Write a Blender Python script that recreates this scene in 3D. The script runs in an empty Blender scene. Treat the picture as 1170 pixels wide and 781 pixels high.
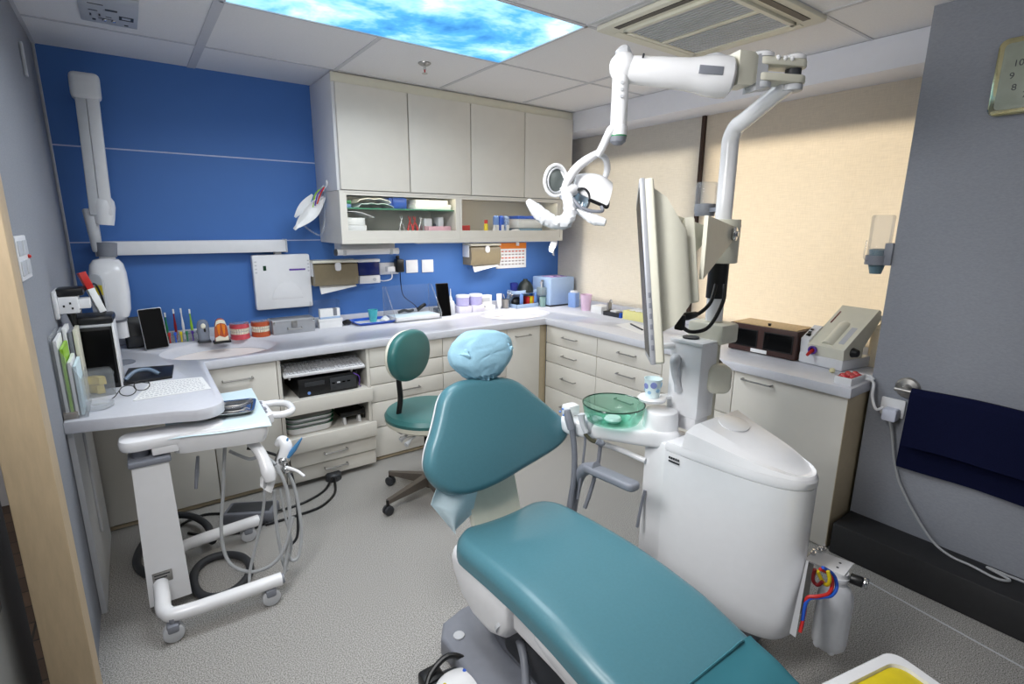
import bpy, bmesh, math, random
from mathutils import Vector, Matrix, Euler, noise
random.seed(7)
scn = bpy.context.scene
COL = scn.collection
PI = math.pi
V = Vector

# ------------------------------------------------------------------ camera
CAM = V((-3.137, -3.6145, 1.477)); FOC = 592.88
YAW, PITCH, ROLL = -0.6288, -0.2228, 0.0075
_f = V((math.sin(-YAW)*math.cos(PITCH), math.cos(-YAW)*math.cos(PITCH), math.sin(PITCH)))
_r0 = V((math.cos(-YAW), -math.sin(-YAW), 0)); _u0 = _r0.cross(_f)
_r = _r0*math.cos(ROLL) + _u0*math.sin(ROLL); _u = -_r0*math.sin(ROLL) + _u0*math.cos(ROLL)
def ray(x, y): return _r*((x-585)/FOC) - _u*((y-390.5)/FOC) + _f
def on(ax, v, x, y):
    d = ray(x, y); return CAM + d*((v-CAM[ax])/d[ax])
def Zp(v, x, y): return on(2, v, x, y)      # point of a sight line on a horizontal surface
def Yp(v, x, y): return on(1, v, x, y)      # ... on a plane parallel to the back wall
def Xp(v, x, y): return on(0, v, x, y)      # ... on a plane parallel to the window wall
def Rp(x, y, d): return CAM + ray(x, y)*d   # ... at a measured depth

# ------------------------------------------------------------------ room measures (metres)
H = 2.318; XL = -3.402; ZC = 0.794; TK = 0.047
DC = -0.674; DR = -0.688; LEND = -2.747; XG = -0.485; HX = -0.255; HZ = 2.173
TILE = 0.66; XA = -2.737; Y1 = -0.447; Y2 = -1.116; Y3 = -1.79

# ------------------------------------------------------------------ materials
def lin(c):
    return tuple(((v/255)/12.92 if v/255 <= .04045 else ((v/255+.055)/1.055)**2.4) for v in c)
MATS = {}
def mat(name, c, rough=.5, metal=0, var=.05, scale=30, bump=0, spec=.5, alpha=None, coat=0, emit=0, trans=0, ior=1.45, stretch=None):
    if name in MATS: return MATS[name]
    m = bpy.data.materials.new(name); m.use_nodes = True
    nt = m.node_tree; b = nt.nodes['Principled BSDF']
    c = lin(c)
    tc = nt.nodes.new('ShaderNodeTexCoord'); nz = nt.nodes.new('ShaderNodeTexNoise')
    nz.inputs['Scale'].default_value = scale; nz.inputs['Detail'].default_value = 3
    src = tc.outputs['Object']
    if stretch:
        mp = nt.nodes.new('ShaderNodeMapping'); mp.inputs['Scale'].default_value = stretch
        nt.links.new(src, mp.inputs[0]); src = mp.outputs[0]
    nt.links.new(src, nz.inputs['Vector'])
    rp = nt.nodes.new('ShaderNodeValToRGB')
    rp.color_ramp.elements[0].position = .3; rp.color_ramp.elements[1].position = .7
    rp.color_ramp.elements[0].color = (*[v*(1-var) for v in c], 1)
    rp.color_ramp.elements[1].color = (*[min(1, v*(1+var)) for v in c], 1)
    nt.links.new(nz.outputs['Fac'], rp.inputs['Fac']); nt.links.new(rp.outputs['Color'], b.inputs['Base Color'])
    b.inputs['Roughness'].default_value = rough; b.inputs['Metallic'].default_value = metal
    b.inputs['Specular IOR Level'].default_value = spec; b.inputs['Coat Weight'].default_value = coat
    b.inputs['Coat Roughness'].default_value = .15
    if trans: b.inputs['Transmission Weight'].default_value = trans; b.inputs['IOR'].default_value = ior
    if emit:
        nt.links.new(rp.outputs['Color'], b.inputs['Emission Color']); b.inputs['Emission Strength'].default_value = emit
    if bump:
        bp = nt.nodes.new('ShaderNodeBump'); bp.inputs['Strength'].default_value = bump; bp.inputs['Distance'].default_value = .004
        nt.links.new(nz.outputs['Fac'], bp.inputs['Height']); nt.links.new(bp.outputs['Normal'], b.inputs['Normal'])
    MATS[name] = m; return m
def clear(name, c, opac=.12, rough=.05, tint=None, shine=.35):
    """thin clear plastic or glass: transparent body with a glossy sheen"""
    if name in MATS: return MATS[name]
    m = bpy.data.materials.new(name); m.use_nodes = True; nt = m.node_tree; nt.nodes.clear()
    o = nt.nodes.new('ShaderNodeOutputMaterial'); t = nt.nodes.new('ShaderNodeBsdfTransparent')
    g = nt.nodes.new('ShaderNodeBsdfGlossy'); d = nt.nodes.new('ShaderNodeBsdfDiffuse')
    nz = nt.nodes.new('ShaderNodeTexNoise'); nz.inputs['Scale'].default_value = 40
    mr = nt.nodes.new('ShaderNodeMapRange'); mr.inputs['To Min'].default_value = opac*.8; mr.inputs['To Max'].default_value = opac*1.2
    lw = nt.nodes.new('ShaderNodeLayerWeight'); lw.inputs['Blend'].default_value = .25
    cc = lin(c)
    t.inputs[0].default_value = (*(tint or [.9+.1*v for v in cc]), 1)
    g.inputs['Roughness'].default_value = rough; d.inputs[0].default_value = (*cc, 1)
    m1 = nt.nodes.new('ShaderNodeMixShader'); m2 = nt.nodes.new('ShaderNodeMixShader')
    nt.links.new(nz.outputs['Fac'], mr.inputs['Value']); nt.links.new(mr.outputs[0], m1.inputs[0])
    nt.links.new(t.outputs[0], m1.inputs[1]); nt.links.new(d.outputs[0], m1.inputs[2])
    ml = nt.nodes.new('ShaderNodeMath'); ml.operation = 'MULTIPLY'; ml.inputs[1].default_value = shine
    nt.links.new(lw.outputs['Fresnel'], ml.inputs[0]); nt.links.new(ml.outputs[0], m2.inputs[0])
    nt.links.new(m1.outputs[0], m2.inputs[1]); nt.links.new(g.outputs[0], m2.inputs[2])
    nt.links.new(m2.outputs[0], o.inputs[0]); MATS[name] = m; return m

# ------------------------------------------------------------------ mesh builder
def frame(o, x, y):
    x = V(x).normalized(); z = x.cross(V(y)).normalized(); y = z.cross(x)
    m = Matrix((x, y, z)).transposed().to_4x4(); m.translation = V(o); return m
def axisM(p0, p1):
    z = (V(p1)-V(p0)); L = z.length; z.normalize()
    x = z.orthogonal().normalized(); y = z.cross(x)
    m = Matrix((x, y, z)).transposed().to_4x4(); m.translation = V(p0); return m, L
def smoothpts(pts, n=6, closed=False):
    pts = [V(p) for p in pts]
    if len(pts) < 3: return pts
    out = []; N = len(pts)
    rng = range(N) if closed else range(N-1)
    for i in rng:
        g = (lambda k: pts[k % N]) if closed else (lambda k: pts[max(0, min(N-1, k))])
        a, b, c, d = g(i-1), g(i), g(i+1), g(i+2)
        for k in range(n):
            t = k/n
            out.append(.5*((2*b)+(c-a)*t+(2*a-5*b+4*c-d)*t*t+(3*b-a-3*c+d)*t**3))
    if not closed: out.append(pts[-1])
    return out
class MB:
    def __init__(s): s.bm = bmesh.new()
    def add(s, bm, M=None):
        if M is not None: bmesh.ops.transform(bm, matrix=M, verts=bm.verts)
        me = bpy.data.meshes.new('t'); bm.to_mesh(me); bm.free(); s.bm.from_mesh(me); bpy.data.meshes.remove(me); return s
    def box(s, c, d, bev=0, seg=2, M=None):
        bm = bmesh.new(); bmesh.ops.create_cube(bm, size=1)
        bmesh.ops.scale(bm, vec=d, verts=bm.verts)
        if bev: bmesh.ops.bevel(bm, geom=bm.edges[:], offset=min(bev, min(d)*.49), segments=seg, profile=.5, affect='EDGES')
        bmesh.ops.translate(bm, vec=c, verts=bm.verts); return s.add(bm, M)
    def bx(s, x0, y0, z0, x1, y1, z1, bev=0, seg=2, M=None):
        return s.box(((x0+x1)/2, (y0+y1)/2, (z0+z1)/2), (abs(x1-x0), abs(y1-y0), abs(z1-z0)), bev, seg, M)
    def cyl(s, p0, p1, r0, r1=None, n=24, bev=0):
        r1 = r0 if r1 is None else r1
        M, L = axisM(p0, p1); b = min(bev, L*.45, r0*.9, r1*.9) if bev else 0
        prof = [(r0, 0), (r1, L)] if not b else [(r0-b, 0), (r0-b*.3, b*.3), (r0, b), (r1, L-b), (r1-b*.3, L-b*.3), (r1-b, L)]
        return s.lathe(prof, M, n)
    def lathe(s, prof, M=None, n=32, cap=True):
        if M is not None and not isinstance(M, Matrix): M = Matrix.Translation(V(M))
        bm = bmesh.new(); rings = []
        for r, z in prof:
            if r < 1e-6: rings.append([bm.verts.new((0, 0, z))])
            else: rings.append([bm.verts.new((r*math.cos(2*PI*k/n), r*math.sin(2*PI*k/n), z)) for k in range(n)])
        for a, b in zip(rings, rings[1:]):
            for k in range(n):
                k2 = (k+1) % n
                if len(a) == 1 and len(b) == 1: continue
                if len(a) == 1: bm.faces.new((a[0], b[k2], b[k]))
                elif len(b) == 1: bm.faces.new((a[k], a[k2], b[0]))
                else: bm.faces.new((a[k], a[k2], b[k2], b[k]))
        if cap:
            if len(rings[0]) > 1: bm.faces.new(rings[0][::-1])
            if len(rings[-1]) > 1: bm.faces.new(rings[-1])
        bmesh.ops.recalc_face_normals(bm, faces=bm.faces)
        return s.add(bm, M)
    def loft(s, rings, cap=True, closed=True):
        bm = bmesh.new(); R = [[bm.verts.new(p) for p in r] for r in rings]; n = len(R[0])
        for a, b in zip(R, R[1:]):
            for k in range(n if closed else n-1): bm.faces.new((a[k], a[(k+1) % n], b[(k+1) % n], b[k]))
        if cap and closed: bm.faces.new(R[0][::-1]); bm.faces.new(R[-1])
        bmesh.ops.recalc_face_normals(bm, faces=bm.faces); return s.add(bm)
    def tube(s, pts, r, n=10, smooth=6, closed=False):
        P = smoothpts(pts, smooth, closed) if smooth else [V(p) for p in pts]
        N = len(P); rr = r if isinstance(r, (list, tuple)) else None
        rings = []; x = None
        for i in range(N):
            t = (P[(i+1) % N if closed else min(N-1, i+1)]-P[i-1 if closed else max(0, i-1)]).normalized()
            if x is None: x = t.orthogonal().normalized()
            else:
                x = x-t*x.dot(t)
                x = x.normalized() if x.length > 1e-6 else t.orthogonal().normalized()
            y = t.cross(x)
            if rr:
                u = i/(N-1)*(len(rr)-1); k = min(int(u), len(rr)-2); q = rr[k]+(rr[k+1]-rr[k])*(u-k)
            else: q = r
            rings.append([P[i]+x*q*math.cos(2*PI*j/n)+y*q*math.sin(2*PI*j/n) for j in range(n)])
        if closed: rings.append(rings[0])
        return s.loft(rings, cap=not closed)
    def prism(s, poly, z0, z1, bev=0, M=None, seg=2):
        bm = bmesh.new(); vs = [bm.verts.new((p[0], p[1], z0)) for p in poly]
        f = bm.faces.new(vs); ex = bmesh.ops.extrude_face_region(bm, geom=[f])
        bmesh.ops.translate(bm, vec=(0, 0, z1-z0), verts=[g for g in ex['geom'] if isinstance(g, bmesh.types.BMVert)])
        bmesh.ops.recalc_face_normals(bm, faces=bm.faces)
        if bev:
            ed = [e for e in bm.edges if abs(e.verts[0].co.z-e.verts[1].co.z) < 1e-7]
            bmesh.ops.bevel(bm, geom=ed, offset=bev, segments=seg, profile=.5, affect='EDGES')
        return s.add(bm, M)
    def ball(s, c, r, n=20, M=None):
        bm = bmesh.new(); bmesh.ops.create_uvsphere(bm, u_segments=n, v_segments=max(8, n*2//3), radius=1)
        r = (r, r, r) if not isinstance(r, (tuple, list)) else r
        bmesh.ops.scale(bm, vec=r, verts=bm.verts); bmesh.ops.translate(bm, vec=c, verts=bm.verts); return s.add(bm, M)
    def pad(s, outline, th, rnd, M, bulge=0, back=True):
        """cushion: plan outline (x,y), thickness along +z, rounded rim and a soft crown"""
        n = len(outline); cx = sum(p[0] for p in outline)/n; cy = sum(p[1] for p in outline)/n
        def ring(inset, z, sc=1):
            o = []
            for (px, py) in outline:
                dx, dy = px-cx, py-cy; L = math.hypot(dx, dy); k = max(0, (L-inset)/L)*sc
                o.append((cx+dx*k, cy+dy*k, z))
            return o
        rings = []
        for k in range(5):
            a = PI/2*k/4; rings.append(ring(rnd*(1-math.sin(a)), rnd*(1-math.cos(a))))
        for k in range(5):
            a = PI/2*k/4; rings.append(ring(rnd*(1-math.cos(a)), th-rnd*(1-math.sin(a))))
        for sc in (.85, .65, .4, .15): rings.append(ring(rnd, th+bulge*(1-sc*sc), sc))
        bm = bmesh.new(); R = [[bm.verts.new(p) for p in r] for r in rings]
        for a, b in zip(R, R[1:]):
            for k in range(n): bm.faces.new((a[k], a[(k+1) % n], b[(k+1) % n], b[k]))
        bm.faces.new(R[0][::-1]); bm.faces.new(R[-1])
        bmesh.ops.recalc_face_normals(bm, faces=bm.faces); return s.add(bm, M)
    def sheet(s, fn, nu, nv, th=.001):
        """thin sheet from fn(u,v) with real thickness"""
        bm = bmesh.new(); g = [[bm.verts.new(fn(i/nu, j/nv)) for j in range(nv+1)] for i in range(nu+1)]
        for i in range(nu):
            for j in range(nv): bm.faces.new((g[i][j], g[i+1][j], g[i+1][j+1], g[i][j+1]))
        bmesh.ops.recalc_face_normals(bm, faces=bm.faces)
        bmesh.ops.solidify(bm, geom=bm.faces[:], thickness=th); return s.add(bm)
    def bar_handle(s, a, b, out, r=.005):
        a, b, out = V(a), V(b), V(out); d = (b-a).normalized()
        return s.tube([a, a+out*.85, a+out+d*.012, b+out-d*.012, b+out*.85, b], r, 8, 3)
    def build(s, name, m, parent=None, loc=None, ang=32):
        me = bpy.data.meshes.new(name)
        org = V(loc) if loc is not None else (root_loc(parent) if parent else V((0, 0, 0)))
        bmesh.ops.translate(s.bm, vec=-org, verts=s.bm.verts)
        for f in s.bm.faces: f.smooth = True
        ca = math.radians(ang)
        for e in s.bm.edges:
            if len(e.link_faces) == 2: e.smooth = e.calc_face_angle(0) < ca
        s.bm.to_mesh(me); s.bm.free()
        o = bpy.data.objects.new(name, me); COL.objects.link(o)
        for mm in (m if isinstance(m, list) else [m]): me.materials.append(mm)
        if parent: o.parent = parent
        else: o.location = org
        return o
def bars(mb, x0, z0, x1, z1, y0, y1, l, r, b, t, bev=0):
    """four bars of a rectangular frame that meet without overlapping"""
    mb.bx(x0, y0, z0, x0+l, y1, z1, bev); mb.bx(x1-r, y0, z0, x1, y1, z1, bev)
    if b: mb.bx(x0+l, y0, z0, x1-r, y1, z0+b)
    if t: mb.bx(x0+l, y0, z1-t, x1-r, y1, z1)
    return mb
def root_loc(o):
    while o.parent: o = o.parent
    return o.location.copy()
def tag(o, label, cat, group=None, kind=None):
    o['label'] = label; o['category'] = cat
    if group: o['group'] = group
    if kind: o['kind'] = kind
    return o
def thing(name, label, cat, loc, group=None):
    o = bpy.data.objects.new(name, None); COL.objects.link(o); o.location = V(loc); o.empty_display_size = .05
    return tag(o, label, cat, group)
def struct(name, mb, m):
    o = mb.build(name, m); o['kind'] = 'structure'; return o
def single(name, mb, m, label, cat, loc, group=None):
    o = mb.build(name, m, None, loc); return tag(o, label, cat, group)
def dup(o, loc, label=None, mats=None):
    """copy of a thing with copies of its parts and sub-parts"""
    r = o.copy(); COL.objects.link(r); r.location = V(loc)
    if label: r['label'] = label
    def rec(src, dst):
        for ch in [c for c in bpy.data.objects if c.parent == src]:
            c = ch.copy(); COL.objects.link(c); c.parent = dst; rec(ch, c)
    rec(o, r); return r
def text(name, s_, size, M, m, parent, ext=.0004):
    cu = bpy.data.curves.new('t', 'FONT'); cu.body = s_; cu.size = size; cu.extrude = ext; cu.align_x = 'CENTER'; cu.align_y = 'CENTER'
    t = bpy.data.objects.new('t', cu); COL.objects.link(t); bpy.context.view_layer.update()
    me = bpy.data.meshes.new_from_object(t.evaluated_get(bpy.context.evaluated_depsgraph_get()))
    bpy.data.objects.remove(t)
    Mx = M.copy(); Mx.translation = M.translation-root_loc(parent); me.transform(Mx)
    o = bpy.data.objects.new(name, me); COL.objects.link(o); me.materials.append(m); o.parent = parent; return o
def wallM(p): return frame(p, (1, 0, 0), (0, 0, 1))          # upright, facing -y (the back wall)
def rrect(w, h, r, n=5):
    o = []
    for (cx, cy, a0) in ((w/2-r, h/2-r, 0), (-w/2+r, h/2-r, PI/2), (-w/2+r, -h/2+r, PI), (w/2-r, -h/2+r, 1.5*PI)):
        for k in range(n+1):
            a = a0+PI/2*k/n; o.append((cx+r*math.cos(a), cy+r*math.sin(a)))
    return o

# palette
m_cream = mat('cream_laminate', (224, 220, 211), .42, var=.015, scale=12)
m_creamd = mat('beige_laminate_edge', (196, 180, 150), .5, var=.03)
m_white = mat('white_enamel', (238, 238, 240), .25, var=.01, coat=.3)
m_whitep = mat('white_plastic', (232, 232, 234), .38, var=.015)
m_ivory = mat('ivory_plastic', (226, 223, 206), .38, var=.02)
m_top = mat('white_solid_surface', (214, 215, 222), .28, var=.02, scale=60)
m_basin = mat('cream_basin', (240, 232, 228), .2, var=.01)
m_steel = mat('brushed_steel', (170, 168, 165), .35, 1, var=.08, scale=80)
m_chrome = mat('chrome', (215, 215, 215), .12, 1, var=.02)
m_black = mat('black_plastic', (14, 14, 16), .4, var=.1)
m_glossblack = mat('black_glass', (5, 5, 6), .3, var=.05, spec=.12)
m_dark = mat('charcoal_plastic', (48, 50, 54), .5, var=.08)
m_greyp = mat('grey_plastic', (128, 131, 140), .42, var=.04)
m_lgrey = mat('light_grey_plastic', (196, 198, 202), .4, var=.03)
m_teal = mat('teal_vinyl', (76, 124, 136), .36, var=.03, scale=120, bump=.04, coat=.08)
m_teald = mat('dark_teal_vinyl', (50, 106, 104), .38, var=.03, scale=120, bump=.04)
m_tealcover = mat('teal_plastic_cover', (58, 118, 130), .25, var=.05, scale=8, bump=.1)
m_aqua = mat('blue_nonwoven_fabric', (146, 188, 208), .8, var=.03, scale=160, bump=.08)
m_bib = mat('pale_blue_tissue', (212, 231, 238), .85, var=.02, scale=90)
m_navy = mat('navy_cloth', (16, 20, 48), .95, var=.12, scale=220, bump=.1, spec=.1)
m_paper = mat('white_paper', (240, 240, 240), .8, var=.02)
m_blue = mat('blue_plastic', (40, 92, 200), .35, var=.04)
m_lblue = mat('light_blue_plastic', (170, 194, 226), .4, var=.02)
m_mblue = mat('mid_blue_plastic', (112, 148, 214), .4, var=.03)
m_red = mat('red_plastic', (196, 40, 36), .4, var=.06)
m_orange = mat('orange_plastic', (232, 130, 30), .4, var=.06)
m_yellow = mat('yellow_plastic', (226, 204, 30), .45, var=.05)
m_pyellow = mat('pale_yellow_card', (240, 234, 160), .6, var=.03)
m_pink = mat('pale_pink_plastic', (238, 206, 230), .35, var=.03)
m_green = mat('green_plastic', (40, 130, 80), .4, var=.05)
m_lime = mat('lime_plastic', (150, 200, 50), .4, var=.05)
m_purple = mat('purple_plastic', (96, 60, 160), .4, var=.05)
m_brown = mat('dark_brown_panel', (66, 40, 34), .4, var=.12, scale=20)
m_wood = mat('tan_wood', (196, 174, 142), .5, var=.06, scale=14, stretch=(6, 6, 1))
m_smoke = mat('olive_smoked_plastic', (132, 120, 96), .3, var=.04)
m_gum = mat('gum_pink', (206, 80, 92), .35, var=.06)
m_gumo = mat('gum_orange', (186, 86, 50), .35, var=.08)
m_tooth = mat('tooth_enamel', (240, 234, 214), .25, var=.03)
m_silver = mat('silver_painted_metal', (186, 188, 192), .38, .6, var=.03)
m_gold = mat('pale_gold_chrome', (206, 200, 160), .12, 1, var=.03)
m_rubber = mat('grey_rubber', (112, 114, 122), .6, var=.05)
m_hose = mat('grey_hose', (168, 170, 172), .45, var=.04)
m_acryl = clear('clear_acrylic', (225, 232, 238), .03, shine=.25)
m_acryl2 = clear('frosted_acrylic', (232, 236, 240), .13)
m_bowl = clear('green_glass', (60, 180, 140), .10, tint=(.80, .96, .91))
m_glass = clear('cabinet_glass', (235, 242, 238), .02, shine=.12)
m_film = clear('white_film_bag', (240, 243, 248), .72, .2)
# =================================================================== SETTING
def floor_mat():
    m = bpy.data.materials.new('speckled_vinyl'); m.use_nodes = True; nt = m.node_tree; b = nt.nodes['Principled BSDF']
    tc = nt.nodes.new('ShaderNodeTexCoord')
    n1 = nt.nodes.new('ShaderNodeTexNoise'); n1.inputs['Scale'].default_value = 270; n1.inputs['Detail'].default_value = 2
    n2 = nt.nodes.new('ShaderNodeTexVoronoi'); n2.inputs['Scale'].default_value = 200
    r1 = nt.nodes.new('ShaderNodeValToRGB'); e = r1.color_ramp.elements
    e[0].position = .36; e[0].color = (*lin((98, 96, 92)), 1); e[1].position = .64; e[1].color = (*lin((194, 191, 187)), 1)
    r2 = nt.nodes.new('ShaderNodeValToRGB'); e = r2.color_ramp.elements
    e[0].position = .1; e[0].color = (.55, .53, .5, 1); e[1].position = .24; e[1].color = (1, 1, 1, 1)
    mx = nt.nodes.new('ShaderNodeMix'); mx.data_type = 'RGBA'; mx.blend_type = 'MULTIPLY'; mx.inputs[0].default_value = .6
    for n in (n1, n2): nt.links.new(tc.outputs['Object'], n.inputs['Vector'])
    nt.links.new(n1.outputs['Fac'], r1.inputs[0]); nt.links.new(n2.outputs['Distance'], r2.inputs[0])
    nt.links.new(r1.outputs[0], mx.inputs[6]); nt.links.new(r2.outputs[0], mx.inputs[7]); nt.links.new(mx.outputs[2], b.inputs['Base Color'])
    b.inputs['Roughness'].default_value = .55; return m
def hallfloor_mat():
    m = bpy.data.materials.new('dark_wood_planks'); m.use_nodes = True; nt = m.node_tree; b = nt.nodes['Principled BSDF']
    tc = nt.nodes.new('ShaderNodeTexCoord'); br = nt.nodes.new('ShaderNodeTexBrick')
    br.inputs['Color1'].default_value = (*lin((92, 72, 56)), 1); br.inputs['Color2'].default_value = (*lin((70, 54, 42)), 1)
    br.inputs['Mortar'].default_value = (.01, .008, .006, 1); br.inputs['Scale'].default_value = 1; br.inputs['Brick Width'].default_value = .9
    br.inputs['Row Height'].default_value = .12; br.inputs['Mortar Size'].default_value = .004
    nt.links.new(tc.outputs['Object'], br.inputs['Vector']); nt.links.new(br.outputs[0], b.inputs['Base Color']); b.inputs['Roughness'].default_value = .5
    return m
def blind_mat(c, tr):
    m = bpy.data.materials.new('woven_blind_fabric'); m.use_nodes = True; nt = m.node_tree; nt.nodes.clear()
    o = nt.nodes.new('ShaderNodeOutputMaterial'); d = nt.nodes.new('ShaderNodeBsdfDiffuse'); t = nt.nodes.new('ShaderNodeBsdfTranslucent')
    mx = nt.nodes.new('ShaderNodeMixShader'); mx.inputs[0].default_value = tr
    tc = nt.nodes.new('ShaderNodeTexCoord'); mp = nt.nodes.new('ShaderNodeMapping'); mp.inputs['Scale'].default_value = (1, 260, 18)
    mp2 = nt.nodes.new('ShaderNodeMapping'); mp2.inputs['Scale'].default_value = (1, 14, 160)
    n1 = nt.nodes.new('ShaderNodeTexNoise'); n2 = nt.nodes.new('ShaderNodeTexNoise')
    for n in (n1, n2): n.inputs['Scale'].default_value = 1
    nt.links.new(tc.outputs['Object'], mp.inputs[0]); nt.links.new(tc.outputs['Object'], mp2.inputs[0])
    nt.links.new(mp.outputs[0], n1.inputs['Vector']); nt.links.new(mp2.outputs[0], n2.inputs['Vector'])
    ad = nt.nodes.new('ShaderNodeMath'); ad.operation = 'ADD'; nt.links.new(n1.outputs['Fac'], ad.inputs[0]); nt.links.new(n2.outputs['Fac'], ad.inputs[1])
    rp = nt.nodes.new('ShaderNodeValToRGB'); cc = lin(c); e = rp.color_ramp.elements
    e[0].position = .35; e[0].color = (*[v*.9 for v in cc], 1); e[1].position = .65; e[1].color = (*cc, 1)
    hf = nt.nodes.new('ShaderNodeMath'); hf.operation = 'MULTIPLY'; hf.inputs[1].default_value = .5; nt.links.new(ad.outputs[0], hf.inputs[0])
    nt.links.new(hf.outputs[0], rp.inputs[0]); nt.links.new(rp.outputs[0], d.inputs[0]); nt.links.new(rp.outputs[0], t.inputs[0])
    nt.links.new(d.outputs[0], mx.inputs[1]); nt.links.new(t.outputs[0], mx.inputs[2]); nt.links.new(mx.outputs[0], o.inputs[0]); return m
m_greywall = mat('grey_woven_wallpaper', (146, 149, 157), .85, var=.06, scale=90, bump=.12, stretch=(1, 1, 2.5), spec=.2)
m_bluewall = mat('blue_laminate_wall', (76, 121, 190), .5, var=.012, scale=8, spec=.3)
m_ceil = mat('white_ceiling_tile', (238, 237, 238), .9, var=.02, scale=120)
m_grid = mat('white_ceiling_bar', (206, 206, 210), .6, var=.02)
m_line = mat('pale_joint_strip', (190, 200, 228), .5, var=.02)
m_whitewall = mat('white_painted_plaster', (224, 224, 228), .85, var=.02, scale=50)
YF = -5.2
struct('floor', MB().bx(-3.47, YF, -.05, .25, .06, 0), floor_mat())
struct('floor_hall', MB().bx(-5.6, YF, -.05, -3.47, .06, -.002), hallfloor_mat())
struct('wall_back', MB().bx(XL-.1, 0, 0, .25, .08, H+.1), m_bluewall)
struct('wall_left', MB().bx(XL-.06, -1.81, 0, XL, 0, H+.1).bx(XL-.06, YF, 0, XL, -3.0, H+.1).bx(XL-.06, -3.0, 2.1, XL, -1.81, H+.1), m_greywall)
struct('wall_right', MB().bx(XG, YF, 0, .25, LEND, H+.1), m_greywall)
struct('wall_front', MB().bx(XL-.1, YF-.08, 0, .25, YF, H+.1), m_whitewall)
struct('wall_hall', MB().bx(-5.7, YF, 0, -5.6, .06, H+.1).bx(-5.6, -.02, 0, XL-.06, .08, H+.1), m_whitewall)
# window wall: solid but for the opening behind the right-hand blind
WY0, WY1, WZ0, WZ1 = -2.72, -1.46, .86, 2.0
WL0, WL1 = -1.40, -.32
struct('wall_window', MB().bx(.014, WY1, 0, .16, WL0, H+.1).bx(.014, WL1, 0, .16, 0, H+.1).bx(.014, WL0, 0, .16, WL1, WZ0).bx(.014, WL0, WZ1, .16, WL1, H+.1).bx(.014, LEND, 0, .16, WY0, H+.1).bx(.014, WY0, 0, .16, WY1, WZ0).bx(.014, WY0, WZ1, .16, WY1, H+.1), m_whitewall)
wf = MB()
for (a, b, c, d) in ((WY0, WZ0, WY1, WZ0+.04), (WY0, WZ1-.04, WY1, WZ1), (WY0, WZ0, WY0+.04, WZ1), (WY1-.04, WZ0, WY1, WZ1)): wf.bx(.09, a, b, .13, c, d)
wo = struct('window_1', wf, m_white)
MB().bx(.108, WY0+.04, WZ0+.04, .112, WY1-.04, WZ1-.04).build('pane', m_glass, wo)
wf = MB()
for (a, b, c, d) in ((WL0, WZ0, WL1, WZ0+.04), (WL0, WZ1-.04, WL1, WZ1), (WL0, WZ0+.04, WL0+.04, WZ1-.04), (WL1-.04, WZ0+.04, WL1, WZ1-.04)): wf.bx(.09, a, b, .13, c, d)
wo = struct('window_2', wf, m_white)
MB().bx(.108, WL0+.04, WZ0+.04, .112, WL1-.04, WZ1-.04).build('pane', m_glass, wo)
# ceiling: tiles with metal bars between them, and a beam above the blinds
struct('ceiling', MB().bx(-5.6, YF, H, .25, .08, H+.05), m_ceil)
g = MB()
for k in range(-1, 5):
    x = XA+k*TILE
    for (ya, yb) in (((YF, Y3), (Y2, 0)) if k == 1 else ((YF, 0),)): g.bx(x-(.010 if k else .02), ya, H-.004, x+(.010 if k else .02), yb, H+.001)
for k in range(0, 8): g.bx(XL, Y1-k*.668-.007, H-.0035, HX, Y1-k*.668+.007, H+.001)
struct('trim_1', g, m_grid)
struct('trim_2', MB().bx(HX, LEND, HZ, .055, -.001, H-.002, .002), mat('white_beam_paint', (232, 233, 240), .7, var=.01))
struct('trim_3', MB().bx(XL, -.003, 1.850, -2.1, .001, 1.857), m_line)
struct('trim_4', MB().bx(XL, -.003, 1.363, -.05, .001, 1.369), m_line)
struct('trim_5', MB().bx(-.022, -1.436, ZC+.05, .02, -1.412, HZ, .003), mat('dark_brown_post', (58, 38, 28), .6))
struct('trim_6', MB().bx(XL, -.014, 0.3, XL+.012, -.001, H, .003), m_lgrey)
struct('baseboard_right', MB().bx(XG-.19, YF, 0, XG-.001, LEND-.003, .15, .006), mat('black_plinth_vinyl', (34, 34, 36), .6, var=.1, scale=60))
fa, fb_ = Zp(0, 975, 655), Zp(0, 1170, 763); fd = (fb_-fa).normalized(); fn = V((-fd.y, fd.x, 0))*.004; fb_ = fb_+fd*.4
struct('trim_8', MB().prism([((p+q_*s_).x, (p+q_*s_).y) for p, q_, s_ in ((fa, fn, 1), (fb_, fn, 1), (fb_, fn, -1), (fa, fn, -1))], -.002, .0012), m_lgrey)
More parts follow.
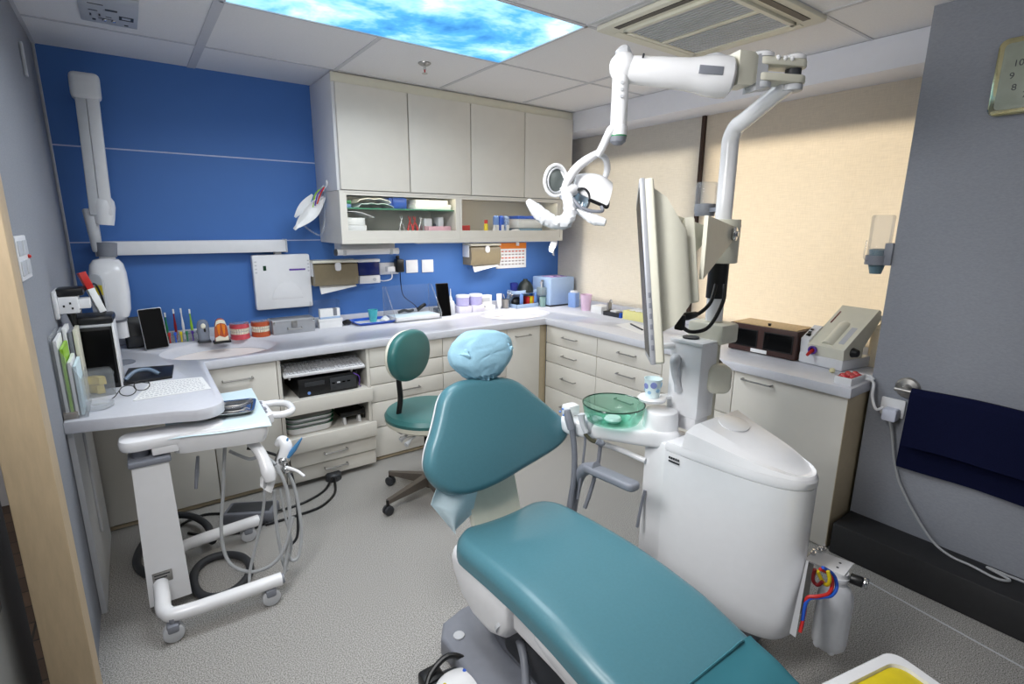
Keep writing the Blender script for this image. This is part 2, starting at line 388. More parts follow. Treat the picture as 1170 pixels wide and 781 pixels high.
# doorway on the left: timber lining of the wall end, and the grey leaf outside it
struct('door_1_frame', MB().bx(-3.465, -1.91, 0, -3.37, -1.811, 2.14, .003), m_wood)
dl = struct('door_1', MB().bx(-3.555, -2.95, .01, -3.52, -1.70, 2.1, .003), mat('grey_door_laminate', (150, 152, 152), .5, var=.03))
MB().bx(-3.52, -2.12, .55, -3.497, -2.0, .68, .01).build('door_handle', m_dark, dl)
for (y0, y1, trn, lab, nm) in ((-1.412, -.002, .42, 'beige window blind in the corner, beside the white wall cupboards', 'a'), (-2.742, -1.437, .5, 'cream window blind glowing with daylight beside the grey wall', 'b')):
    t = thing('window_blind', lab, 'blind', (0, (y0+y1)/2, HZ))
    def fb(u, v, y0=y0, y1=y1):
        y = y0+(y1-y0)*u
        return (.002+.002*math.sin(9*y)+.0012*math.sin(31*y), y, ZC+.05+(2.20-ZC-.05)*v)
    MB().sheet(fb, 60, 2, .0012).build('fabric', blind_mat((246, 237, 222) if nm == 'b' else (240, 235, 226), trn), t)
    MB().cyl((.03, y0+.01, HZ+.03), (.03, y1-.01, HZ+.03), .02, n=16).build('roller', m_lgrey, t)

# =================================================================== CEILING FITTINGS
def sky_mat():
    m = bpy.data.materials.new('printed_sky_lightbox'); m.use_nodes = True; nt = m.node_tree; nt.nodes.clear()
    o = nt.nodes.new('ShaderNodeOutputMaterial'); e = nt.nodes.new('ShaderNodeEmission'); e.inputs[1].default_value = SKY_E
    tc = nt.nodes.new('ShaderNodeTexCoord'); mp = nt.nodes.new('ShaderNodeMapping'); mp.inputs['Scale'].default_value = (1.3, 1.5, 1); mp.inputs['Rotation'].default_value = (0, 0, .25)
    n = nt.nodes.new('ShaderNodeTexNoise'); n.inputs['Scale'].default_value = 1.7; n.inputs['Detail'].default_value = 5; n.inputs['Roughness'].default_value = .62; n.inputs['Distortion'].default_value = .25
    r = nt.nodes.new('ShaderNodeValToRGB'); el = r.color_ramp.elements
    el[0].position = .30; el[0].color = (.02, .13, .45, 1); el[1].position = .72; el[1].color = (1.0, 1.05, 1.1, 1)
    q = el.new(.46); q.color = (.10, .42, .80, 1); q = el.new(.58); q.color = (.42, .78, .98, 1)
    nt.links.new(tc.outputs['Object'], mp.inputs[0]); nt.links.new(mp.outputs[0], n.inputs['Vector']); nt.links.new(n.outputs['Fac'], r.inputs[0])
    nt.links.new(r.outputs[0], e.inputs[0]); nt.links.new(e.outputs[0], o.inputs[0]); return m
SKY_E = 1.5
t = thing('ceiling_light_panel', 'ceiling light panel printed with blue sky and white clouds', 'light', (-2.08, -1.45, H))
MB().bx(-2.725, Y3+.012, H-.004, XA+2*TILE-.012, Y2-.012, H-.001).build('diffuser', sky_mat(), t)
f = MB()
for (a, b, c, d) in ((-2.737, Y3, -2.725, Y2), (-1.429, Y3, -1.417, Y2), (-2.737, Y3, -1.417, Y3+.012), (-2.737, Y2-.012, -1.417, Y2)): f.bx(a, b, H-.008, c, d, H)
f.build('frame', m_grid, t)

t = thing('air_conditioner', 'square white ceiling air conditioner with slatted grille', 'air conditioner', (-1.04, -2.13, H))
x0, x1, y0, y1 = -1.385, -.71, -2.46, -1.80
MB().prism(rrect(x1-x0, y1-y0, .02), 0, .02, .006, Matrix.Translation(((x0+x1)/2, (y0+y1)/2, H-.022))).build('panel', m_ivory, t)
f = MB(); fx0, fx1, fy0, fy1 = x0+.085, x1-.085, y0+.085, y1-.085
for (a, b, c, d) in ((fx0, fy0, fx0+.022, fy1), (fx1-.022, fy0, fx1, fy1), (fx0, fy0, fx1, fy0+.022), (fx0, fy1-.022, fx1, fy1)): f.bx(a, b, H-.034, c, d, H-.02, .003)
f.build('grille_frame', m_ivory, t)
MB().bx(fx0+.02, fy0+.02, H-.024, fx1-.02, fy1-.02, H-.0215).build('grille_backing', m_dark, t)
for k in range(22):
    x = fx0+.03+k*(fx1-fx0-.06)/21
    MB().bx(x-.0055, fy0+.02, H-.031, x+.0055, fy1-.02, H-.0245, .001).build('slat', m_lgrey, t)
MB().bx(fx0+.235, fy0+.02, H-.0335, fx0+.26, fy1-.02, H-.0245, .001).build('grille_rib', m_ivory, t)
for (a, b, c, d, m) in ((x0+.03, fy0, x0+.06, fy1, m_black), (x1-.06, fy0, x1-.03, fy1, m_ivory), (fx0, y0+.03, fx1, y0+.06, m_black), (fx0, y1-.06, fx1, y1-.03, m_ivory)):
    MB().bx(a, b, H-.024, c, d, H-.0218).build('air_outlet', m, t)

t = thing('fire_sprinkler', 'small metal fire sprinkler on the ceiling in front of the wall cupboards', 'sprinkler', (-1.733, -.866, H))
MB().lathe([(.035, 0), (.034, -.004), (.022, -.012), (.012, -.014)], (-1.733, -.866, H)).build('rosette', m_steel, t)
MB().cyl((-1.733, -.866, H-.012), (-1.733, -.866, H-.034), .008).cyl((-1.733, -.866, H-.05), (-1.733, -.866, H-.053), .015).build('head', m_chrome, t)
MB().cyl((-1.733, -.866, H-.034), (-1.733, -.866, H-.05), .004).build('bulb', m_red, t)

t = thing('ceiling_plate', 'grey-white printed plate with dark symbols on the dark ceiling corner', 'sign', (-3.085, -.74, H))
MB().bx(-3.185, -.93, H-.008, -2.99, -.555, H-.004, .002).build('plate', m_lgrey, t)
f = MB()
for (a, b, w, h) in ((-3.14, -.60, .012, .02), (-3.10, -.63, .05, .006), (-3.15, -.66, .006, .03), (-3.12, -.67, .006, .03), (-3.09, -.66, .02, .006), (-3.03, -.585, .014, .014), (-3.14, -.72, .03, .008), (-3.08, -.75, .04, .02), (-3.13, -.8, .05, .008)):
    f.bx(a-w/2, b-h/2, H-.0088, a+w/2, b+h/2, H-.0078)
for (a, b, c, d) in ((-3.055, -.70, -3.005, -.69), (-3.055, -.66, -3.005, -.65), (-3.055, -.70, -3.045, -.65), (-3.015, -.70, -3.005, -.65)): f.bx(a, b, H-.0088, c, d, H-.0078)
f.build('printed_symbols', m_dark, t)
for k in (0, 1): MB().ball((-3.105+.03*k, -.615, H-.009), (.009, .012, .005), 12).build('lamp', m_chrome, t)
# =================================================================== FITTED CUPBOARDS
FB = -.655          # front plane of the back run
FR = -.668          # front plane of the window run
BT = ZC-TK-.002     # top of the base units
def hb(parent, a, b, out, name='handle'): MB().bar_handle(a, b, out, .0045).build(name, m_steel, parent)
def front_back(t, kind, x0, x1, z0, z1, y=FB, handle=None):
    """a door or drawer front on the back run"""
    o = MB().bx(x0+.0025, y, z0+.0025, x1-.0025, y+.018, z1-.0025, .0015).build(kind, m_cream, t)
    if handle:
        hx, hz, w = handle; hb(o, (hx-w/2, y, hz), (hx+w/2, y, hz), (0, -.026, 0))
def front_right(t, kind, y0, y1, z0, z1, handle=None):
    o = MB().bx(FR, y0+.0025, z0+.0025, FR+.018, y1-.0025, z1-.0025, .0015).build(kind, m_cream, t)
    if handle:
        hy, hz, w = handle; hb(o, (FR, hy-w/2, hz), (FR, hy+w/2, hz), (-.026, 0, 0))
def body_back(t, x0, x1, z0=.004): MB().bx(x0+.001, FB+.019, z0, x0+.017, -.03, .66).bx(x1-.017, FB+.019, z0, x1-.001, -.03, .66).bx(x0+.017, -.036, z0, x1-.017, -.03, .66).bx(x0+.017, FB+.019, z0, x1-.017, -.036, z0+.016).bx(x0+.017, FB+.019, BT-.02, x1-.017, FB+.03, BT).build('carcass', m_creamd, t)
# kneehole panel under the desk
t = thing('base_cabinet', 'cream cabinet panel in the kneehole under the desk by the left wall', 'cabinet', (-3.15, -.33, 0), 'base cabinets'); body_back(t, XL+.015, -2.905)
front_back(t, 'door', XL+.015, -2.905, .03, BT)
t = thing('base_cabinet', 'cream base cabinet with one tall door behind the instrument cart', 'cabinet', (-2.74, -.33, 0), 'base cabinets'); body_back(t, -2.905, -2.57)
front_back(t, 'door', -2.905, -2.57, .03, BT, handle=(-2.765, .675, .14))
# open unit with pull-out trays for the computer
t = thing('open_shelf_cabinet', 'open cream cabinet unit holding a keyboard and black computer', 'cabinet', (-2.31, -.33, 0), 'base cabinets')
MB().bx(-2.569, FB, .004, -2.551, -.03, BT).bx(-2.069, FB, .004, -2.051, -.03, BT).bx(-2.569, -.05, .004, -2.051, -.03, BT).bx(-2.551, FB+.02, .225, -2.069, -.05, .24).build('carcass', m_cream, t)
o = MB().bx(-2.549, FB-.03, .49, -2.071, -.06, .505).build('shelf', m_cream, t)
MB().bx(-2.56, FB-.055, .43, -2.06, FB-.035, .512, .002).build('shelf_front', m_cream, o)
o = MB().bx(-2.549, FB-.06, .272, -2.071, -.06, .285).build('shelf', m_cream, t)
MB().bx(-2.56, FB-.10, .225, -2.06, FB-.08, .312, .002).build('shelf_front', m_cream, o)
front_back(t, 'drawer', -2.56, -2.06, .125, .222, FB-.075, (-2.31, .183, .13))
front_back(t, 'drawer', -2.56, -2.06, .03, .122, FB-.06, (-2.31, .083, .13))
for (x0, x1, nm) in ((-2.051, -1.55, 'cream cabinet of five drawers behind the green stool backrest'), (-1.55, -1.03, 'cream cabinet of five drawers behind the blue covered headrest')):
    t = thing('drawer_cabinet', nm, 'cabinet', ((x0+x1)/2, -.33, 0), 'base cabinets'); body_back(t, x0, x1)
    zs = (BT, .622, .508, .395, .228, .03)
    for k, (a, b) in enumerate(zip(zs, zs[1:])): front_back(t, 'drawer', x0, x1, b, a, handle=((x0+x1)/2, (a+b)/2, .14) if k > 1 or x0 < -1.6 and k > 1 else None)
t = thing('base_cabinet', 'cream base cabinet with single door under the corner basin', 'cabinet', (-.88, -.33, 0), 'base cabinets'); body_back(t, -1.03, -.725)
front_back(t, 'door', -1.03, -.725, .03, BT, handle=(-.89, .685, .13))
struct('trim_7', MB().bx(-.722, FB+.012, .004, FR+.012, -.6, BT), m_creamd)
RZ = (BT, .607, .465, .265, .03)
for (y0, y1, nm, k4) in ((-1.195, -.66, 'cream cabinet of four drawers next to the corner', 1), (-1.735, -1.195, 'cream cabinet of four drawers behind the green glass bowl', 1)):
    t = thing('drawer_cabinet', nm, 'cabinet', (-.35, (y0+y1)/2, 0), 'base cabinets')
    MB().bx(FR+.019, y0+.001, .004, -.03, y1-.001, BT).build('carcass', m_creamd, t)
    for a, b in zip(RZ, RZ[1:]): front_right(t, 'drawer', y0, y1, b, a, ((y0+y1)/2, (a+b)/2+.005, .14))
t = thing('base_cabinet', 'narrow cream cabinet behind the white dental tower', 'cabinet', (-.35, -1.96, 0), 'base cabinets')
MB().bx(FR+.019, -2.189, .004, -.03, -1.736, BT).build('carcass', m_creamd, t)
front_right(t, 'door', -2.19, -1.735, .03, .50); front_right(t, 'drawer', -2.19, -1.735, .50, BT)
t = thing('base_cabinet', 'wide cream end cabinet with a single handle beside the grey wall', 'cabinet', (-.35, -2.46, 0), 'base cabinets')
MB().bx(FR+.019, -2.712, .004, XG-.003, -2.191, BT).bx(XG-.003, -2.712, .004, -.03, -2.191, BT).build('carcass', m_creamd, t)
MB().bx(FR+.001, -2.732, .004, -.04, -2.713, BT, .002).build('end_panel', m_creamd, t)
front_right(t, 'door', -2.732, -2.19, .004, BT, (-2.32, .715, .15))

# ------------------------------------------------ worktop with two moulded basins
poly = [(-.001, -.001), (XL+.001, -.001), (XL+.001, -1.325)]
poly += [(-3.08, -1.412)]
for k in range(9):
    a = -PI/2-.15+k/8*(PI/2+.15); poly.append((-3.0+.09*math.cos(a), -1.352+.09*math.sin(a)))
poly += [(-2.906, DC), (DR, DC), (DR, LEND+.003), (-.001, LEND+.003)]
wt = MB().prism(poly, ZC-TK, ZC, .006).build('worktop', m_top)
tag(wt, 'white L-shaped worktop running along the blue wall and the window', 'worktop')
def ellipsoid(c, r, nm):
    o = MB().ball(c, r, 48).build(nm, m_basin); return o
BAS = (((-2.80, -.40, ZC+.004), (.285, .235, .10)), ((-.745, -.375, ZC+.004), (.30, .22, .10)))
for c, r in BAS:
    cut = ellipsoid(c, r, 'cut'); md = wt.modifiers.new('b', 'BOOLEAN'); md.object = cut; md.operation = 'DIFFERENCE'; md.solver = 'EXACT'
bpy.context.view_layer.update()
me = bpy.data.meshes.new_from_object(wt.evaluated_get(bpy.context.evaluated_depsgraph_get())); wt.modifiers.clear(); wt.data = me
for o in [o for o in bpy.data.objects if o.name.startswith('cut')]: bpy.data.objects.remove(o)
for c, r in BAS:
    prof = []
    for k in range(13):
        a = -PI/2*(1-k/12)+(-.0 if k < 12 else -.04); prof.append((math.cos(a), math.sin(a)))
    prof = [(p[0] if p[0] > 1e-4 else 0, p[1]) for p in prof]
    b = MB().lathe([(q*1.0, z) for q, z in prof], Matrix.Translation(c) @ Matrix.Diagonal((r[0]*1.004, r[1]*1.004, r[2]*1.02, 1)), 48, cap=False)
    b.cyl((c[0], c[1], c[2]-r[2]*1.0), (c[0], c[1], c[2]-r[2]*.96), .022)
    b.build('basin', m_basin, wt)
MB().bx(XL+.001, -.014, ZC, -.001, -.001, ZC+.055, .002).build('upstand', m_top, wt)
MB().bx(-.016, LEND+.003, ZC, -.001, -.015, ZC+.055, .002).build('upstand', m_top, wt)
# thin white side panel carrying the desk end at the left wall
single('desk_side_panel', MB().bx(XL+.002, -1.30, 0, XL+.02, -.675, ZC-TK-.001).bx(XL+.02, -1.06, .22, XL+.03, -1.03, ZC-TK-.02, .003), mat('pale_grey_panel', (206, 208, 212), .6, var=.02), 'pale grey side panel under the desk against the left wall', 'panel', (XL+.01, -1, 0))

# ------------------------------------------------ wall cupboards
UD = -.4226; UX0 = -2.1; UX1 = HX-.003
t = thing('wall_cabinet', 'cream wall cupboard with four tall doors below the ceiling', 'cabinet', (-1.18, -.2, 1.66))
MB().bx(UX0, UD+.004, 1.668, UX1, -.004, H-.006, .002).build('carcass', mat('white_laminate', (226, 226, 228), .45, var=.01), t)
MB().bx(UX0-.002, UD-.004, 2.262, UX1, UD+.004, H-.006, .001).build('cornice', m_ivory, t)
xs = (UX0+.012, -1.64, -1.185, -.727, UX1-.004)
for a, b in zip(xs, xs[1:]): MB().bx(a+.004, UD-.02, 1.672, b-.004, UD+.003, 2.258, .0015).build('door', m_cream, t)
t = thing('display_cabinet', 'cream glass-fronted wall cabinet above the worktop', 'cabinet', (-1.2, -.2, 1.354))
GZ0, GZ1 = 1.354, 1.666; GX0, GX1 = UX0+.002, -.34
f = bars(MB(), GX0, GZ0, GX1, GZ1, UD+.005, -.004, .018, .018, .018, .012).bx(GX0+.018, -.014, GZ0+.018, GX1-.018, -.004, GZ1-.012).bx(-1.283, UD+.03, GZ0+.018, -1.267, -.014, GZ1-.012)
f.build('carcass', m_cream, t)
f = bars(MB(), GX0, GZ0, GX1, GZ1, UD-.018, UD+.004, .026, .026, .026, .010)
f.build('face_frame', m_cream, t)
for (x0, x1) in ((GX0+.027, -1.276), (-1.275, GX1-.027)):
    d = MB(); z0, z1 = GZ0+.0265, GZ1-.0105
    bars(d, x0, z0, x1, z1, UD-.014, UD+.001, .016, .03, .052, .014)
    d = d.build('sliding_door', m_cream, t)
    MB().bx(x0+.012, UD-.008, z0+.05, x1-.028, UD-.005, z1-.014).build('pane', m_glass, d)
MB().bx(GX0+.02, UD+.05, 1.563, -1.285, -.016, 1.57).build('glass_shelf', mat('green_shelf_edge', (70, 140, 110), .15, var=.05), t)
MB().bx(GX0+.03, UD+.012, GZ1-.020, GX1-.03, UD+.03, GZ1-.013).build('added_glow_strip', mat('added_cabinet_glow', (255, 246, 226), .5, emit=9.0), t)  # glowing strip added behind the top rail to brighten the cabinet interior
MB().bx(-1.56, -.36, 1.345, -.34, -.30, 1.3545, .002).build('strip_light_housing', m_white, t)

# contents of the glass cabinet
GF = GZ0+.0185; GS = 1.5705; yb = -.21
grp = 'supplies in the glass cabinet'
def item(name, mb, m, label, cat, loc, group=grp): return single(name, mb, m, label, cat, loc, group)
def pbox(name, x0, y0, z0, x1, y1, z1, m, label, cat='box', group=grp, bev=.002):
    return item(name, MB().bx(x0, y0, z0, x1, y1, z1, bev), m, label, cat, ((x0+x1)/2, (y0+y1)/2, z0), group)
pbox('folder', -2.06, -.33, GS, -1.99, -.12, GS+.022, m_mblue, 'flat blue packet at the left end of the cabinet glass shelf', 'packet')
pbox('folder', -2.06, -.33, GS+.023, -1.99, -.12, GS+.045, m_green, 'flat green packet on the blue packet in the glass cabinet', 'packet')
for k, (w, c) in enumerate(((.24, m_bib), (.22, m_paper))):
    def tw(u, v, k=k, w=w): return (-1.96+w*u+.006*math.sin(7*v), -.36+.2*v, GS+.03*k+.003+.026*(1-abs(2*u-1)**6)+.003*math.sin(20*u+9*v+k))
    item('folded_towel', MB().sheet(tw, 24, 10, .003), c, ('pale aqua folded towel on the glass shelf of the wall cabinet', 'white folded towel lying on the aqua towel in the glass cabinet')[k], 'towel', (-1.85, -.26, GS))
item('bowl', MB().bx(-1.70, -.3, GS, -1.60, -.16, GS+.075, .012).bx(-1.725, -.29, GS, -1.70, -.16, GS+.07, .004), m_blue, 'bright blue plastic box on the cabinet glass shelf', 'box', (-1.66, -.23, GS))
pbox('white_box', -1.57, -.36, GS, -1.30, -.13, GS+.035, m_paper, 'long white carton on the right half of the glass shelf')
pbox('white_box', -1.56, -.35, GS+.036, -1.32, -.14, GS+.062, m_whitep, 'flatter white carton stacked on the long white carton')
for k in range(3): pbox('white_box', -2.065+.004*k, -.36, GF+.046*k, -1.90-.01*k, -.15, GF+.045+.046*k, (m_paper, m_whitep, m_paper)[k], ('lowest white carton in the left stack of the glass cabinet', 'middle white carton in the left stack of the glass cabinet', 'top white carton in the left stack of the glass cabinet')[k])
def lid(u, v): return (-2.06+.2*u, -.37+.18*v, GF+.141+.018*math.sin(PI*u)+.03*(1-u))
item('plastic_bag', MB().sheet(lid, 16, 8, .003), m_whitep, 'white plastic bag lying on the left carton stack', 'bag', (-1.97, -.27, GF+.12))
pbox('white_box', -1.89, -.37, GF, -1.80, -.25, GF+.035, m_paper, 'small white carton beside the left carton stack')
for k, (x, m, lab) in enumerate(((-1.66, m_steel, 'steel scissors standing at the middle of the glass cabinet'), (-1.60, m_red, 'left red handled pliers in the glass cabinet'), (-1.565, m_red, 'right red handled pliers in the glass cabinet'), (-1.52, m_steel, 'steel forceps leaning next to the red pliers'))):
    b = MB().tube([(x-.012, -.34, GF+.002), (x-.016, -.335, GF+.07), (x, -.33, GF+.12), (x+.01, -.325, GF+.15)], [.005, .007, .004, .002]).tube([(x+.012, -.34, GF+.002), (x+.016, -.335, GF+.07), (x, -.33, GF+.12), (x-.008, -.325, GF+.155)], [.005, .007, .004, .002])
    item('pliers', b, m, lab, 'tool', (x, -.335, GF))
def cup_bm(p, r0, r1, h, w=.003): return MB().lathe([(0, 0), (r0*.9, 0), (r0, .003), (r1, h), (r1-w, h), (r0-w, .006), (0, .006)], p, 32)
item('steel_bowl', cup_bm((-1.73, -.33, GF), .05, .07, .045), m_steel, 'shallow steel bowl on the floor of the glass cabinet', 'bowl', (-1.73, -.33, GF))
def tray(x0, y0, z0, x1, y1, h, w=.004, bev=.002):
    return MB().bx(x0, y0, z0, x1, y1, z0+w, bev).bx(x0, y0, z0, x1, y0+w, z0+h, .001).bx(x0, y1-w, z0, x1, y1, z0+h, .001).bx(x0, y0, z0, x0+w, y1, z0+h, .001).bx(x1-w, y0, z0, x1, y1, z0+h, .001)
item('pink_basket', tray(-1.49, -.38, GF, -1.315, -.18, .088), mat('pink_basket_plastic', (232, 184, 196), .4), 'pale pink plastic basket in the right of the glass cabinet', 'basket', (-1.4, -.28, GF))
pbox('tissue_box', -1.48, -.30, GF+.005, -1.42, -.2, GF+.14, m_paper, 'tall white box standing in the pink basket')
item('dark_bottle', MB().lathe([(0, 0), (.018, 0), (.018, .07), (.008, .08), (.008, .1), (0, .1)], (-1.40, -.3, GF+.005)), m_navy, 'small dark bottle in the pink basket', 'bottle', (-1.40, -.3, GF+.005))
pbox('tissue_box', -1.375, -.31, GF+.005, -1.335, -.23, GF+.15, m_whitep, 'white carton at the right side of the pink basket')
# right half
item('red_box', tray(-1.225, -.38, GF, -1.0, -.2, .016).bx(-1.225, -.38, GF, -1.16, -.25, GF+.095, .002), m_red, 'red open box lying in the right half of the glass cabinet', 'box', (-1.1, -.3, GF))
item('glue_bottle', MB().lathe([(0, 0), (.015, 0), (.015, .085), (.012, .091), (0, .091)], (-1.0, -.34, GF+.0165)), m_yellow, 'yellow bottle with red top beside the red box', 'bottle', (-1.0, -.34, GF))
o = bpy.data.objects['glue_bottle']; MB().cyl((-1.0, -.34, GF+.108), (-1.0, -.34, GF+.135), .013, bev=.003).build('cap', m_red, o)
item('white_bottle', MB().lathe([(0, 0), (.015, 0), (.015, .07), (.01, .08), (.01, .1), (0, .1)], (-.945, -.37, GF)), m_whitep, 'small white bottle in front of the blue cans', 'bottle', (-.945, -.37, GF))
for k, x in enumerate((-.905, -.858, -.812)):
    o = item('spray_can', MB().lathe([(0, 0), (.021, 0), (.022, .004), (.022, .155), (.014, .167), (0, .167)], (x, -.33, GF)), (m_mblue, m_blue, mat('floral_tin', (150, 170, 210), .35, var=.6, scale=60))[k], ('leftmost blue can in the glass cabinet', 'middle deep blue can in the glass cabinet', 'right patterned blue can in the glass cabinet')[k], 'can', (x, -.33, GF))
    MB().bx(x-.012, -.353, GF+.03, x+.012, -.351, GF+.1).build('label', m_paper, o)
item('tissue_roll', MB().cyl((-.775, -.37, GF+.035), (-.72, -.36, GF+.035), .034, bev=.004), m_paper, 'white roll lying by the blue cans in the glass cabinet', 'roll', (-.75, -.36, GF))
pbox('storage_tub', -.70, -.36, GF, -.48, -.15, GF+.075, clear('blue_tinted_tub', (170, 206, 232), .6), 'pale blue tub at the bottom of the right cabinet stack', 'tub', bev=.008)
o = pbox('storage_tub', -.72, -.36, GF+.076, -.48, -.15, GF+.15, m_whitep, 'white tub with blue lid on top of the pale blue tub', 'tub', bev=.008)
MB().bx(-.725, -.365, GF+.145, -.475, -.145, GF+.168, .005).build('lid', m_blue, o)
# =================================================================== ON THE BLUE WALL
def wbox(p0, p1, y1, y0=-.001):     # box from pixel corners, front face at depth y1
    a = Yp(y1, *p0); b = Yp(y1, *p1); return (min(a.x, b.x), y1, min(a.z, b.z), max(a.x, b.x), y0, max(a.z, b.z))
# x-ray rail and arm
t = thing('xray_wall_rail', 'long white wall rail carrying the x-ray arm on the blue wall', 'rail', (-2.8, -.001, 1.33))
MB().bx(-3.285, -.085, 1.298, -2.335, -.001, 1.372, .004).build('rail', m_whitep, t)
MB().bx(-3.289, -.09, 1.294, -3.279, -.001, 1.376, .002).build('end_cap', m_lgrey, t); MB().bx(-2.341, -.09, 1.294, -2.331, -.001, 1.376, .002).build('end_cap', m_lgrey, t)
t = thing('xray_machine', 'white dental x-ray head hanging from a folded arm at the left wall', 'x-ray machine', (-3.24, -.16, 1.37))
ya = -.21
A0 = Yp(ya, 98, 92); A1 = Yp(ya, 117, 246)
dv = (A1-A0).normalized(); F = frame(A0, (1, 0, 0), dv); F = Matrix((V((1, 0, 0)), dv, V((1, 0, 0)).cross(dv))).transposed().to_4x4(); F.translation = A0      # local y runs down the arm
L = (A1-A0).length
MB().box((.018, L/2, 0), (.05, L, .085), .008, M=F).build('upper_arm', m_whitep, t)
MB().box((-.028, L/2+.03, 0), (.042, L-.06, .08), .006, M=F).build('lower_arm', m_lgrey, t)
MB().box((-.005, L/2+.04, .012), (.012, L-.1, .06), 0, M=F).build('arm_gap', m_dark, t)
MB().box((-.005, .03, -.003), (.118, .12, .1), .022, 3, M=F).build('elbow_cover', m_whitep, t)
h0 = Yp(ya, 119, 246); h1 = Yp(ya, 122, 300)
MB().lathe([(.032, -.05), (.046, -.03), (.05, .0), (.045, .06), (.04, .09)], axisM(Yp(ya, 118, 236), h1)[0], 28).build('shoulder', m_whitep, t)
MB().cyl(Yp(ya, 102, 238), Yp(ya, 112, 288), .03, .022, bev=.01).build('lower_joint', m_lgrey, t)
MB().cyl(Yp(ya, 121.5, 277), Yp(ya, 122.5, 293), .045, .042, 28).build('collar', m_greyp, t)
MB().cyl(Yp(ya, 122.5, 291), Yp(ya, 123.5, 304), .034, .034, 28).build('neck', m_whitep, t)
MB().bx(-3.28, -.2, 1.31, -3.2, -.075, 1.36, .01).build('carriage', m_whitep, t)
HC = Yp(ya-.02, 127, 334)
hb_ = MB(); prof = []
for (z, wx, wy) in ((.175, .03, .03), (.168, .065, .05), (.145, .085, .07), (.10, .095, .082), (0, .098, .085), (-.09, .09, .08), (-.125, .075, .068), (-.14, .05, .05)):
    wx *= .82; prof.append([(HC.x+wx*math.copysign(abs(c)**.6, c), HC.y+wy*math.copysign(abs(s_)**.6, s_), HC.z+z) for c, s_ in ((math.cos(2*PI*k/36), math.sin(2*PI*k/36)) for k in range(36))])
hb_.loft(prof).build('tube_head', m_white, t)
fx = frame((HC.x-.045, HC.y-.072, HC.z-.005), (.88, -.47, 0), (0, 0, 1))
MB().prism([(p[0]*.9, p[1]) for p in rrect(.075, .22, .035)], 0, .02, .005, fx).build('side_panel', m_lgrey, t)
MB().prism(rrect(.03, .05, .002), 0, .0215, 0, fx @ Matrix.Translation((.014, .03, 0))).build('warning_label', m_yellow, t)
cz = HC.z-.14
MB().cyl((HC.x+.012, HC.y, cz+.012), (HC.x+.014, HC.y, cz-.015), .038, .036).build('cone_ring', m_greyp, t)
MB().cyl((HC.x+.014, HC.y, cz-.013), (HC.x+.018, HC.y, cz-.10), .033, .03).build('cone', m_whitep, t)
# white control box
t = thing('xray_control_box', 'flat white wall-mounted control box with purple stripe', 'control box', (-2.365, -.001, 1.1))
fM = frame((-2.365, -.001, 1.107), (1, 0, 0), (0, 0, 1))
MB().prism(rrect(.345, .345, .012), 0, .055, .008, fM).build('housing', m_white, t)
MB().prism(rrect(.018, .03, .001), 0, .0565, 0, fM @ Matrix.Translation((-.105, .09, 0))).build('display', mat('dark_green_display', (10, 60, 36), .3), t)
MB().prism(rrect(.1, .011, .001), 0, .056, 0, fM @ Matrix.Translation((.09, .075, 0))).build('stripe', m_purple, t)
MB().prism([(.095*math.cos(PI*k/16), .11*math.sin(PI*k/16)) for k in range(17)], 0, .0575, .003, fM @ Matrix.Translation((.02, -.11, 0))).build('embossed_arch', m_white, t)
f = MB()
for k in range(4):
    for sx in (-.155, .16): f.bx(sx-.006, .06+k*.022, .05, sx+.006, .068+k*.022, .0558, M=fM)
f.build('air_slots', m_lgrey, t)
MB().bx(-2.40, -.04, 1.276, -2.36, -.002, 1.297, .002).build('cable_duct', m_lgrey, t)
# paper towel dispensers
def dispenser(x, z, lab, w):
    t = thing('paper_towel_dispenser', lab, 'dispenser', (x, -.001, z), 'paper towel dispensers')
    MB().bx(x-w/2, -.10, z-.015, x+w/2, -.001, z+.085, .006).build('back_box', m_whitep, t)
    MB().loft([[(sx*w/2*.96+x, y, z+zz) for (y, zz) in ((-.08, .078), (-.125, .06), (-.135, -.02), (-.115, -.075), (-.001, -.075), (-.001, .078))] for sx in (-1, 1)]).build('smoked_cover', m_smoke, t)
    MB().bx(x-w/2, -.128, z+.073, x+w/2, -.001, z+.09, .004).build('top_cover', m_ivory, t)
    MB().prism(rrect(.04, .055, .015), 0, .012, .004, frame((x+.01, -.126, z+.048), (1, 0, 0), (0, 0, 1))).build('lock', m_whitep, t)
    def tw(u, v): return (x-w*.36+w*.8*u, -.085-.035*v, z-.07-.055*v*(1-.75*u)-.004)
    MB().sheet(tw, 10, 4, .0015).build('paper_towel', m_paper, t)
    return t
dispenser(-2.045, 1.147, 'smoked brown paper towel dispenser under the left end of the cupboards', .30)
dispenser(-.86, 1.238, 'smoked brown paper towel dispenser below the right of the glass cabinet', .29)
t = thing('hand_sanitiser_unit', 'white wall dispenser with dark blue glass front beside the paper towels', 'dispenser', (-1.79, -.001, 1.14))
MB().bx(-1.87, -.06, 1.062, -1.715, -.001, 1.118, .008).build('base_unit', m_whitep, t)
MB().bx(-1.868, -.05, 1.118, -1.717, -.001, 1.22, .004).build('blue_window', mat('deep_blue_glass', (20, 34, 96), .15), t)
MB().bx(-1.872, -.062, 1.212, -1.713, -.001, 1.232, .005).build('top_cap', m_whitep, t)
MB().cyl((-1.76, -.0605, 1.09), (-1.76, -.063, 1.09), .012).build('dial', m_lgrey, t)
